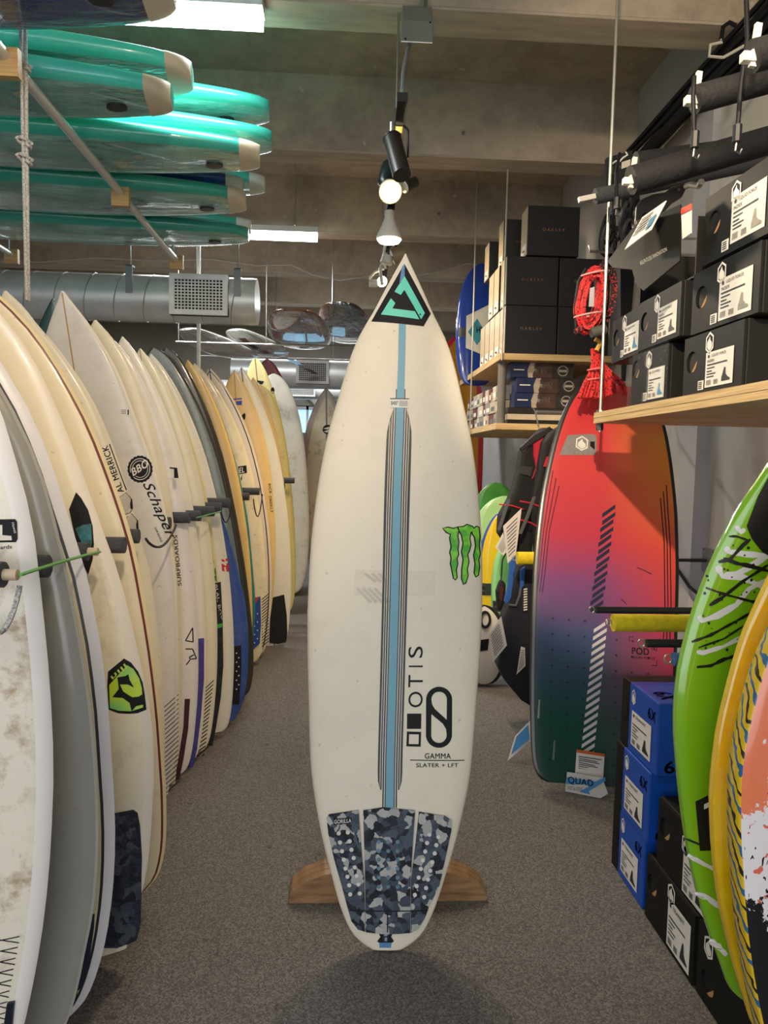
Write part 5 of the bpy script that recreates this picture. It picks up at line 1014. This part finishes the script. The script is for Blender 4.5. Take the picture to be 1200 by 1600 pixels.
for i in range(14):
    y = 790+i*23.6*.97; xo = 953-(y-790)*.135
    a_ = [(xo-17.5, y+14), (xo+9, y-3), (xo+9, y+4.6), (xo-17.5, y+21)] if i else [(xo-10, y+9), (xo+4, y-1), (xo+8, y+2), (xo-16, y+19)]
    pts = [(xo-12, y+12.5), (xo+8.5, y-2), (xo+8.2, y+4.5), (xo-12.5, y+19.5)]
    WB_.dec('dark_bar', [WB_.P([(p[0], p[1]) for p in pts])], mat('#2a2c46', .4, var=0))
    pts2 = [(xo-12, y+24), (xo+8.5, y+9.8), (xo+8.2, y+16), (xo-12.5, y+31)]
    if i < 7: WB_.dec('dark_bar', [WB_.P(pts2)], mat('#2a2c46', .4, var=0))
    if i >= 6: break
for i in range(18):
    y = 971+i*12; xo = 941-(y-960)*.105
    WB_.dec('white_bar', [WB_.P([(xo-12, y+12), (xo+9.5, y-2), (xo+9.2, y+4), (xo-12.5, y+18)])], mat('#d8d4da', .4, var=0))
DKL = mat('#1d1b28', .4, var=0)
for k in range(3):
    pa = [(1041-k*4.6, 758+k*10), (1047-k*4.6, 850), (1048.5-k*4.8, 950), (1046-k*5, 1010)]
    WB_.dec('side_line', stroke(WB_, pa, 1.7), DKL)
    pa = [(864+k*4.8, 735+k*12), (849+k*4.6, 830), (842+k*4.4, 900), (839+k*4.2, 925)]
    WB_.dec('side_line', stroke(WB_, pa, 1.2), DKL)
cr = []
for r_ in range(11):
    for c_ in range(8):
        x = 839+c_*25-r_*.6; y = 964+r_*24.5+c_*2.2
        q_ = WB_.pl(x, y)
        if abs(q_[0]) > WB_.w0(min(max(q_[1]/WB_.L, 0), 1))-.03: continue
        if 920-r_*1.2 < x < 956-r_*1.0 or y > 1225 or x > 1045: continue
        cr += [WB_.P([(x-2, y-.6), (x+2, y-.6), (x+2, y+.6), (x-2, y+.6)]), WB_.P([(x-.6, y-2), (x+.6, y-2), (x+.6, y+2), (x-.6, y+2)])]
WB_.dec('cross_dots', cr, DKL, stuff=True)
WB_.dec('fin_slot', [WB_.P([(841.5, 1093), (844, 1093), (842.5, 1122), (839.5, 1122)])], STEEL, off=.001); WB_.dec('fin_slot', [WB_.P([(865, 1157), (867.6, 1157), (866, 1187), (862.6, 1187)])], STEEL, off=.001)
WB_.text('model_lettering', 'POD', (987, 1022), (1014, 1024), (0, -11), DKL, .03); WB_.text('model_lettering', 'N2', (1018, 1016), (1027, 1017), (0, -8), DKL, .02)
WB_.text('model_lettering', 'LIQUID FORCE', (986, 1029), (1023, 1031), (0, -4), DKL, .01)
WB_.dec('print_frame', stroke(WB_, [(983, 1002), (983, 995), (990, 995)], 1)+stroke(WB_, [(1018, 1040), (1026, 1040), (1026, 1032)], 1), DKL)
WB_.dec('scratch', stroke(WB_, [(995, 887), (1002, 889), (1018, 897)], 1.2), DKL); WB_.dec('scratch', stroke(WB_, [(970, 936), (979, 944)], 1), DKL)
# hang tags on the board
hg = thing('hang_tag', 'white instruction leaflet with orange header taped low on the red wakeboard', 'tag', tuple(at(920, 1220, Y=2.44)))
plate([at(901, 1171, Y=2.42), at(944.5, 1178, Y=2.41), at(942, 1222, Y=2.40), at(898, 1216, Y=2.41)][::-1], .0015).obj('sheet', PAPER, hg)
plate([at(901, 1171, Y=2.418), at(944.5, 1178, Y=2.408), at(944.5, 1182, Y=2.408), at(901, 1175.5, Y=2.418)][::-1], .0015).obj('header', mat('#d9662a', .6), hg)
lm = MB()
for i in range(11):
    y = 1181+i*3.1; lm.add([at(904, y, Y=2.411), at(940-(i*7) % 11, y+5.6, Y=2.405), at(940-(i*7) % 11, y+7.0, Y=2.405), at(904, y+1.4, Y=2.411)], [(0, 1, 2, 3)])
lm.obj('print_lines', PRINT, hg)['kind'] = 'stuff'
hq = thing('hang_tag', 'blue and white card lettered QUAD at the foot of the red wakeboard', 'tag', tuple(at(910, 1245, Y=2.41)))
plate([at(886, 1206, Y=2.40), at(941, 1215, Y=2.37), at(950, 1240, Y=2.36), at(938, 1247, Y=2.37), at(883, 1236, Y=2.40)][::-1], .0015).obj('card', mat('#d9d6d0', .45), hq)
plate([at(885.5, 1214, Y=2.397), at(930, 1221, Y=2.373), at(946, 1214, Y=2.363), at(946, 1220, Y=2.363), at(920, 1236, Y=2.378), at(922, 1241, Y=2.378), at(905, 1237, Y=2.387), at(925, 1226, Y=2.376), at(884.5, 1225, Y=2.397)][::-1], .0012).obj('blue_flash', mat('#4d93cf', .45), hq)
v, fc = text01('QUAD', .02); q0, q1, q2 = at(887.5, 1225, Y=2.393), at(927, 1231, Y=2.372), at(887.5, 1213, Y=2.393)
MB().add([q0+(q1-q0)*p[0]+(q2-q0)*p[1] for p in v], fc).obj('lettering', mat('#18283e', .5), hq)
v, fc = text01('FAST & LOOSE', 0); q0, q1, q2 = at(887, 1234, Y=2.393), at(910, 1236.5, Y=2.383), at(887, 1228, Y=2.393)
MB().add([q0+(q1-q0)*p[0]+(q2-q0)*p[1] for p in v], fc).obj('lettering', PRINT, hq)
# ------------------------------------------------------------------ boxes on the floor
BLUE = mat('#1450b8', .4, var=.05, vs=8)
def blue_box(label, Y0, Y1, z0, h, X=.80, dep=.33, rot=0):
    w = Y0-Y1; t = thing('boot_box', label, 'box', frame(X, (Y0+Y1)/2, z0, rot), 'blue boot boxes on the floor'); k = -w/2+.24*w
    MB().box(k, w/2, 0, dep, 0, h).obj('blue_sleeve', BLUE, t, world=False, bevel=.003)
    MB().box(-w/2, k-.001, .001, dep, 0, h-.001).obj('black_end', CARD, t, world=False, bevel=.003)
    mf = lambda u, v, d: (u, -d, v); tf = lambda u, v, d: (u, v, h+d); sf = lambda u, v, d: (w/2+d, u, v)
    decal(t, 'finger_hole', [fill([circ(-w/2+.12*w, h*.52, .02, 18, .027)])], INK, lambda u, v, d: (u, .001-d, v), .001)
    hex_logo(t, k+.16*(w/2-k), h*.82, .012, .022, mf); lab_print(t, k+.12*(w/2-k), k+.80*(w/2-k), h*.12, h*.62, mf, lines=('TRANSIT',))
    dkb = mat('#0d1c4a', .45, var=0)
    decal(t, 'model_mark', [text_in('6X', (k+.66*(w/2-k), h*.70), (.26*(w/2-k), 0), (0, h*.16), .03)], dkb, mf, .0012)
    decal(t, 'model_mark', [text_in('6X', (.02, h*.05), (.075, 0), (0, h*.17), .03)], INK, sf, .0012); decal(t, 'model_mark', [text_in('6X', (w*.12, .02), (w*.25, 0), (0, .05), .03)], dkb, tf, .0012)
    decal(t, 'panel_seam', [fill([grow([(k+.004, .01), (w/2-.035, .01), (w/2-.013, .022), (w/2-.008, .04), (w/2-.008, h-.004), (k+.004, h-.004)], .0), grow([(k+.004, .01), (w/2-.035, .01), (w/2-.013, .022), (w/2-.008, .04), (w/2-.008, h-.004), (k+.004, h-.004)], -.0012)[::-1]])], mat('#3f74d6', .4, var=0), mf, .0008)
blue_box('lowest blue boot box of the floor stack', 1.975, 1.755, .001, .188)
blue_box('middle blue boot box of the floor stack', 1.965, 1.735, .190, .188, .797)
blue_box('topmost blue boot box of the floor stack', 1.955, 1.715, .379, .190, .802)
boot_box('black boot box on the floor in front of the blue stack', .798, 1.735, 1.475, .001, .168, lu=(.5, .93, .08, .78), hole=(.14, .6), emb=(.55, .86), extra=False, group='black boot boxes on the floor', lines=('TRANSIT',))
boot_box('black boot box stacked in front of the blue boxes', .805, 1.70, 1.44, .170, .168, lu=(.55, .95, .05, .7), hole=(.16, .6), emb=(.58, .72), extra=False, group='black boot boxes on the floor', lines=('TRANSIT',))
boot_box('nearest black boot box on the floor under the leaning wakeboards', .80, 1.468, .98, .001, .172, lab=False, hole=(.1, .3), emb=(.1, .78), group='black boot boxes on the floor')
# ------------------------------------------------------------------ low rack arms
GR = 'rack arms across the lower right side'
def rod_arm(label, tip, r, m, name='rack_arm', end=1.497):
    tip = np.array(tip); t = thing(name, label, 'rack arm', (1.5, tip[1], tip[2]), GR)
    MB().tube([tip, (end, tip[1], tip[2])], r, 16).obj('sleeve', m, t, smooth=True)
    if end < 1.4: MB().tube([(end-.02, tip[1], tip[2]), (1.497, tip[1], tip[2])], .007, 10).obj('bare_rod', mat('#26272b', .45), t, smooth=True)
    c = tip+np.array([-.012, 0, 0]); MB().tube([c+np.array([.008*math.cos(a), .002*math.sin(a), .009*math.sin(a)]) for a in np.linspace(0, 2*math.pi, 13)[:-1]], .0018, 5, closed=True).obj('eye_hook', STEEL, t)
    MB().box(1.488, 1.499, tip[1]-.04, tip[1]+.04, tip[2]-.05, tip[2]+.05).obj('wall_plate', STEEL, t)
YF = mat('#e8cf22', .85, var=.12, vs=60, bump=.3, bs=90); BF = mat('#4a6ea8', .85, var=.12, vs=60, bump=.3, bs=90)
def zt(px, py, z=.75): return at(px, py, Z=z)
rod_arm('black rack arm crossing the red wakeboard', zt(931, 953), .010, mat('#26272b', .45))
rod_arm('yellow foam rack arm crossing the red wakeboard', zt(958, 973), .0235, YF)
rod_arm('shorter black rack arm under the yellow one', zt(1010, 1005), .010, mat('#26272b', .45))
rod_arm('blue foam rack arm above the blue boot boxes', zt(1052, 1030), .0145, BF)
rod_arm('yellow foam rack arm end peeking out left of the red wakeboard', zt(808, 872, .785), .026, YF, end=1.05)
# ------------------------------------------------------------------ three boards leaning at the near right
BD = mat('#17191c', .35, var=0); WD = mat('#eceae6', .3, var=0)
def near_board(label, Y, tail, nose, hw, m, T=.036, n=4, nr=.02, pts=None):
    if pts:
        t0 = np.array([tail[0], Y, tail[1]]); n_ = np.array([nose[0], Y+.05, nose[1]]); Lz = np.linalg.norm(n_-t0); zl = (n_-t0)/Lz; xl = np.cross(np.array([0, 1, 0])-zl*zl[1], zl); xl = xl/np.linalg.norm(xl); O = []
        for q in pts:
            p = at(*q, Y=Y)-t0; t = float(p@zl)/Lz; w = -float(p@xl)
            if .02 < t < .98 and w > .02: O.append((t, w))
        O = sorted(O); a_, b_ = O[0], O[-1]; O = [(0, a_[1]*.35), (a_[0]*.35, a_[1]*.74)]+O+[(b_[0]+(1-b_[0])*f, b_[1]*g) for f, g in ((.4, .78), (.75, .5))]+[(1, b_[1]*.15)]
        return Board('wakeboard', label, t0, n_, 1.0, O, T, m, nr=nr, tr=.02, n=n, foil=.5, cat='wakeboard', N=44, K=36)
    return Board('wakeboard', label, (tail[0], Y, tail[1]), (nose[0], Y+.05, nose[1]), hw, [(0, .16), (.006, .3), (.02, .44), (.06, .61), (.14, .79), (.28, .94), (.45, 1), (.6, .985), (.74, .90), (.85, .75), (.92, .58), (.96, .44), (.985, .28), (1, .12)], T, m, nr=nr, tr=.02, n=n, foil=.5, cat='wakeboard', N=44, K=36)
gn = near_board('lime green wakeboard with black and white splashes leaning at the right', 1.22, (.78, .185), (.895, 1.285), .210, mat('#86c41e', .14, coat=1, var=.05, vs=6), pts=[(1200, 748), (1160, 810), (1130, 870), (1105, 930), (1085, 990), (1068, 1060), (1062, 1120), (1064, 1200), (1075, 1320), (1095, 1420), (1120, 1500), (1147, 1562)])
def wob(pts, w, jag=.25, seed=1):
    rnd = random.Random(seed); P = []
    for p, q in zip(pts, pts[1:]):
        for t in (0, .33, .66): P.append((p[0]*(1-t)+q[0]*t, p[1]*(1-t)+q[1]*t))
    P.append(pts[-1]); up, dn = [], []
    for i, p in enumerate(P):
        a_, b_ = P[max(i-1, 0)], P[min(i+1, len(P)-1)]; d = np.array(b_)-np.array(a_); nn = np.array([-d[1], d[0]])/(np.linalg.norm(d)+1e-9); ww = w/2*(1+rnd.uniform(-jag, jag))*(.55 if i in (0, len(P)-1) else 1)
        up.append(tuple(np.array(p)+nn*ww)); dn.append(tuple(np.array(p)-nn*ww))
    return up+dn[::-1]
for k, (pts, w_) in enumerate((([(1148, 822), (1158, 832), (1163, 826)], 7), ([(1131, 856), (1140, 862), (1165, 866), (1200, 868)], 9), ([(1120, 884), (1128, 900), (1150, 898), (1180, 880), (1205, 864)], 10), ([(1128, 900), (1160, 902), (1180, 912), (1210, 918)], 10), ([(1090, 962), (1096, 970), (1120, 962), (1150, 945), (1170, 920), (1200, 905)], 9), ([(1088, 1018), (1098, 1020), (1130, 1010), (1160, 995), (1180, 982)], 6), ([(1074, 1335), (1100, 1350), (1125, 1362)], 7), ([(1085, 1395), (1105, 1402), (1128, 1420)], 9), ([(1108, 1468), (1122, 1478), (1135, 1492)], 9))):
    gn.dec('white_splash', [gn.P(wob(pts, w_, .3, k))], WD, off=.0012, maxlen=.02)
for k, (pts, w_) in enumerate((([(1122, 878), (1140, 874), (1160, 852), (1172, 842)], 5), ([(1130, 872), (1150, 880), (1170, 884), (1200, 892)], 6), ([(1102, 918), (1130, 928), (1160, 936), (1195, 945)], 4), ([(1108, 946), (1130, 932), (1160, 908), (1185, 892), (1200, 882)], 5), ([(1080, 1003), (1110, 992), (1150, 970), (1185, 950)], 4), ([(1090, 1012), (1130, 998), (1165, 975)], 2.6), ([(1088, 1042), (1110, 1040), (1130, 1030), (1150, 1024)], 5), ([(1066, 1308), (1100, 1322), (1130, 1338)], 2.5), ([(1138, 838), (1150, 838), (1168, 844)], 4))):
    gn.dec('black_splash', [gn.P(wob(pts, w_, .35, k+20))], BD, off=.0018, maxlen=.02)
rnd = random.Random(5)
gn.dec('splash_dots', [gn.P(circ(rnd.uniform(1098, 1180), rnd.uniform(850, 1015), rnd.uniform(.8, 2.6), 8)) for _ in range(46)], BD, off=.0018, stuff=True)
gn.dec('dark_panel', [gn.P([(1200, 746), (1184, 775), (1166, 822), (1174, 842), (1190, 862), (1206, 872), (1240, 860), (1240, 746)])], mat('#1b1c24', .25), off=.0014)
gn.dec('black_block', [gn.P([(1086, 1252), (1118, 1236), (1150, 1230), (1150, 1318), (1115, 1328), (1093, 1329)])], BD, off=.0014); gn.dec('white_dash', [gn.P([(1099, 1256), (1116, 1248), (1116, 1256), (1099, 1264)])], WD, off=.0022)
yw = near_board('plain glossy yellow wakeboard between the green and the splashed one', 1.115, (.79, .18), (.90, 1.22), .200, mat('#fbcb14', .15, coat=1, var=.08, vs=30), T=.034, pts=[(1200, 945), (1175, 1000), (1150, 1080), (1130, 1160), (1120, 1230), (1118, 1290), (1124, 1400), (1138, 1480), (1155, 1550), (1172, 1600)])
nt = NT('splashed_board'); setp(nt, .2, 0, .8, .05)
a = nt.n('ShaderNodeAttribute', attribute_name='bc'); sp = nt.n('ShaderNodeSeparateXYZ'); nt.l(a.outputs['Vector'], sp.inputs[0])
tc = nt.n('ShaderNodeTexCoord').outputs['Object']; sx = nt.n('ShaderNodeSeparateXYZ'); nt.l(tc, sx.inputs[0])
d1_ = nt.math('GREATER_THAN', nt.noise(60, 1), .67); d2_m = nt.math('GREATER_THAN', nt.noise(37, 1.5, nt.n('ShaderNodeTexCoord').outputs['Generated']), .68)
col = nt.mix(d1_, lin('#ece7e6'), lin('#e2705a')); col = nt.mix(d2_m, col, lin('#1a1b20'))
nz = nt.math('MULTIPLY', nt.noise(24, 6, rough=.7), .16); ed = nt.math('ADD', sp.outputs[1], nt.math('SUBTRACT', nz, .08))
hi_ = nt.math('GREATER_THAN', nt.math('ADD', sp.outputs[2], nt.math('MULTIPLY', nz, 1.0)), .53); lo_ = nt.math('LESS_THAN', nt.math('ADD', sp.outputs[2], nt.math('MULTIPLY', nz, 1.4)), .42)
col = nt.mix(nt.math('MULTIPLY', nt.math('LESS_THAN', ed, .045), hi_), col, lin('#ee8058')); col = nt.mix(nt.math('MULTIPLY', nt.math('LESS_THAN', ed, .055), lo_), col, lin('#16171c'))
rail_ = nt.math('LESS_THAN', sp.outputs[1], .0045); wv = nt.math('FRACT', nt.math('ADD', nt.math('MULTIPLY', sp.outputs[2], 17.0), nt.math('ADD', nt.math('MULTIPLY', sx.outputs[1], -26.0), nt.math('MULTIPLY', nt.noise(25, 2), 1.1))))
ry = nt.mix(nt.math('LESS_THAN', wv, .16), lin('#e6bf22'), lin('#2a2620')); ry = nt.mix(nt.math('MULTIPLY', nt.math('GREATER_THAN', wv, .5), nt.math('LESS_THAN', wv, .68)), ry, lin('#2f6a94'))
col = nt.mix(rail_, col, ry); nt.l(col, nt.b.inputs['Base Color'])
fb = near_board('white board splashed with orange and black and a patterned yellow rail', 1.02, (.76, .18), (.86, 1.15), .165, nt.m, T=.05, n=7, pts=[(1199, 1051), (1176, 1131), (1162, 1192), (1155, 1295), (1156, 1350), (1160, 1450), (1167, 1520), (1180, 1600)])
# ------------------------------------------------------------------ vests, kneeboards and tags under the shelves
VB = mat('#17181a', .8, var=.2, vs=40, bump=.2, bs=60); VR = mat('#c8283a', .75, var=.1); VG = mat('#5a5c60', .7)
def pxp(pts, Y): return [at(x, y, Y=Y) for x, y in pts]
def padded(pts, Y, th, name, m, t, bev=.02, Yf=None):
    P = [at(x, y, Y=Y) for x, y in pts]; k = len(P); tri = tessellate_polygon([[Vector((p[0], p[2], 0)) for p in P]])
    o = MB().add(P+[p+np.array([0, th, 0]) for p in P], [tuple(f) for f in tri]+[tuple(i+k for i in f) for f in tri]+[(i, (i+1) % k, k+(i+1) % k, k+i) for i in range(k)]).obj(name, m, t)
    b = o.modifiers.new('bevel', 'BEVEL'); b.width = bev; b.segments = 3; b.limit_method = 'ANGLE'; b.angle_limit = R(50)
    return o
def tubepx(t, name, pts, Y, r, m): return MB().tube([at(x, y, Y=Y) for x, y in pts], r, 6).obj(name, m, t, smooth=True)
v1 = thing('life_vest', 'black life vest with red collar lining and grey buckles under the lower shelf', 'life vest', tuple(at(815, 880, Y=3.1)))
padded([(838, 680), (850, 668), (868, 668), (872, 690), (858, 740), (838, 790), (832, 878), (812, 872), (790, 848), (781, 834), (783, 806), (797, 782), (806, 758), (812, 735), (816, 705), (828, 690)], 3.16, .10, 'front_panel', VB, v1)
padded([(852, 690), (862, 676), (880, 664), (892, 670), (900, 760), (900, 870), (870, 876), (840, 870), (836, 800), (838, 770)], 3.06, .09, 'side_panel', VB, v1)
padded([(836, 682), (846, 677), (853, 690), (846, 712), (838, 728), (834, 712)], 3.145, .02, 'collar_lining', VR, v1, .004)
plate(pxp([(814, 728), (832, 730), (829, 744), (811, 740)], 3.150)[::-1], .004).obj('reflective_band', mat('#3b3c3f', .35), v1)
plate(pxp([(854, 714), (864, 711), (861, 729), (849, 729)], 3.048)[::-1], .004).obj('red_band', VR, v1)
for i, pts in enumerate(([(780, 788), (800, 790), (818, 796)], [(812, 783), (830, 786), (845, 792)], [(813, 812), (830, 817), (842, 824)])): tubepx(v1, 'red_piping', pts, 3.05 if i else 3.15, .0035, VR)
tubepx(v1, 'red_piping', [(833, 680), (835, 705), (838, 730), (832, 748)], 3.148, .003, VR); tubepx(v1, 'red_piping', [(876, 664), (866, 690), (860, 720), (856, 745)], 3.05, .003, VR)
for pts in ([(795, 780), (788, 800), (779, 828)], [(834, 776), (824, 806), (812, 834)]): plate(pxp([(p[0]-2, p[1]) for p in pts]+[(p[0]+2.6, p[1]) for p in pts[::-1]], 3.04), .006).obj('buckle_strap', VG, v1)
tubepx(v1, 'hanger', [(842, 668), (838, 652), (836, 642), (833, 638)], 3.16, .0035, STEEL); padded([(812, 700), (834, 680), (860, 666), (862, 674), (840, 688), (815, 706)], 3.13, .02, 'hanger_arms', BLACK, v1, .004)
tag(MB().tube([(.86, 3.2, 1.40), (1.497, 3.2, 1.40)], .010, 8).obj('hanging_rail', STEEL), 'steel hanging rail carrying the black life vest', 'rail')
def tagsheet(label, pts, Y, dy=(0, 0, 0, 0)):
    t = thing('paper_tag', label, 'tag', tuple(at(*pts[2], Y=Y)))
    P = [at(p[0], p[1], Y=Y+d) for p, d in zip(pts, dy)]; plate(P[::-1], .0015).obj('sheet', PAPER, t); m = MB()
    for a in np.arange(.12, .9, .09):
        q = [P[0]*(1-a)+P[3]*a, P[1]*(1-a)+P[2]*a]; b = [P[0]*(1-a-.03)+P[3]*(a+.03), P[1]*(1-a-.03)+P[2]*(a+.03)]
        m.add([q[0]*.85+q[1]*.15+(0, -.004, 0), q[0]*.2+q[1]*.8+(0, -.004, 0), b[0]*.2+b[1]*.8+(0, -.004, 0), b[0]*.85+b[1]*.15+(0, -.004, 0)], [(0, 1, 2, 3)])
    m.obj('print_lines', PRINT, t)['kind'] = 'stuff'
tagsheet('large white paper tag hanging from the black life vest', [(786, 822), (815, 794), (806, 866), (793, 880)], 2.98)
tagsheet('small white paper tag behind the large one on the life vest', [(786, 832), (792, 862), (786, 868), (774, 855)], 3.02)
tagsheet('white paper tag hanging on the navy vest near the floor', [(763, 992), (783, 963), (792, 1008), (770, 1035)], 3.035)
tagsheet('long white paper tag lowest beside the red wakeboard', [(814, 1010), (820, 1012), (821, 1040), (807, 1054)], 3.035)
v2 = thing('life_vest', 'navy and black vest with bright blue straps hanging below the yellow arm', 'life vest', tuple(at(805, 1070, Y=3.1)))
padded([(796, 945), (802, 915), (812, 885), (828, 872), (838, 890), (838, 1110), (815, 1095), (790, 1065), (778, 1040), (784, 1000), (788, 965)], 3.04, .10, 'front_panel', mat('#20242e', .85, var=.2, vs=30), v2)
BL = mat('#2a62b4', .7); plate(pxp([(797, 880), (809, 866), (803, 905), (799, 935), (792, 945), (788, 940), (794, 915)], 3.02)[::-1], .02).obj('shoulder_strap', BL, v2, bevel=.004)
plate(pxp([(812, 890), (820, 884), (818, 915), (812, 920)], 3.02)[::-1], .012).obj('shoulder_strap', BL, v2, bevel=.003)
tubepx(v2, 'grey_trim', [(795, 945), (806, 946), (812, 930), (816, 905)], 3.02, .006, VG)
mmk = MB()
for i in range(9): mmk.add(pxp([(818, 920+i*4), (824, 919+i*4), (824, 921.4+i*4), (818, 922.4+i*4)], 3.015), [(0, 1, 2, 3)])
mmk.obj('white_lettering', WHITE, v2)['kind'] = 'stuff'
v3 = thing('dry_bag', 'small black and dark red bag hanging on a cord by the green kneeboard', 'bag', tuple(at(784, 960, Y=3.3)))
padded([(783, 905), (792, 912), (790, 940), (784, 958), (778, 950), (776, 925)], 3.3, .05, 'bag', VB, v3); plate(pxp([(782, 915), (787, 918), (784, 940), (780, 935)], 3.295)[::-1], .004).obj('red_patch', mat('#5a1d22', .6), v3); tubepx(v3, 'cord', [(798, 850), (785, 875), (783, 906)], 3.25, .003, INK)
GK = 'kneeboards standing under the pine shelves'
for lab, Y, pb, pt, hw, m in (
        ('dark green striped kneeboard rearmost under the lower shelf', 4.75, (775, 1000), (772, 754), .20, mat('#3f8a34', .3, coat=.6, var=.4, vs=7)),
        ('pale green kneeboard tallest behind the yellow one', 4.5, (790, 1020), (785, 775), .24, mat('#a9dc9a', .25, coat=1, var=.15, vs=6)),
        ('yellow kneeboard with blue rail beside the white surfboard', 4.15, (783, 1042), (788, 796), .155, board_mat('#eecb1c', rail='#2a5ab8', rw=.012, wax=0, coat=1, rough=.2)),
        ('light green kneeboard in front with clear strap band', 3.95, (812, 1055), (806, 832), .155, board_mat('#86d98a', rail='#9fe6a0', rw=.02, wax=0, coat=1, rough=.2))):
    b_ = at(*pb, Y=Y); b_[2] = .012
    q = Board('kneeboard', lab, b_, at(*pt, Y=Y+.05), hw, ROUND, .09, m, nr=.05, n=3, group=GK, cat='board', N=26, K=20)
    if 'yellow' in lab or 'clear' in lab: q.dec('strap', [rect(-hw*.97, hw*.97, .42*q.L, .50*q.L)], mat('#2c3034', .3), off=.003, thick=.004, maxlen=.04)
tb = Board('carry_bag', 'white and black round bag standing on the floor by the white surfboard', at(745, 1083, Y=3.62)*np.array([1, 1, 0])+np.array([.03, 0, .01]), at(756, 945, Y=3.66), .12, ROUND, .14, board_mat('#d9d5cc', rail='#17181a', rw=.03, wax=0, coat=0), nr=0, tr=0, n=2.6, cat='bag')
tb.dec('handle', [tb.P(grow(circ(758, 968, 9, 16, 14), 0), circ(758, 968, 5.5, 16, 9.5)[::-1])], INK, off=.004, thick=.006); tb.dec('black_panel', [tb.P([(748, 1000), (764, 998), (762, 1016), (748, 1018)])], INK, off=.002)
bl = thing('leaflet', 'blue and white leaflet standing on the floor at the red wakeboard foot', 'leaflet', tuple(at(808, 1190, Z=0)))
yl = float(at(793, 1189, Z=.004)[1]); P = [at(793, 1189, Y=yl), at(832, 1156, Y=yl), at(830, 1124, Y=yl+.03), at(805, 1150, Y=yl+.03)]
plate(planefit(P), .0018).obj('sheet', PAPER, bl); c_ = sum(P)/4; plate([c_+(p-c_)*.72+np.array([-.003, -.006, .003]) for p in planefit(P)], .0015).obj('blue_panel', mat('#3d8ed0', .5), bl)
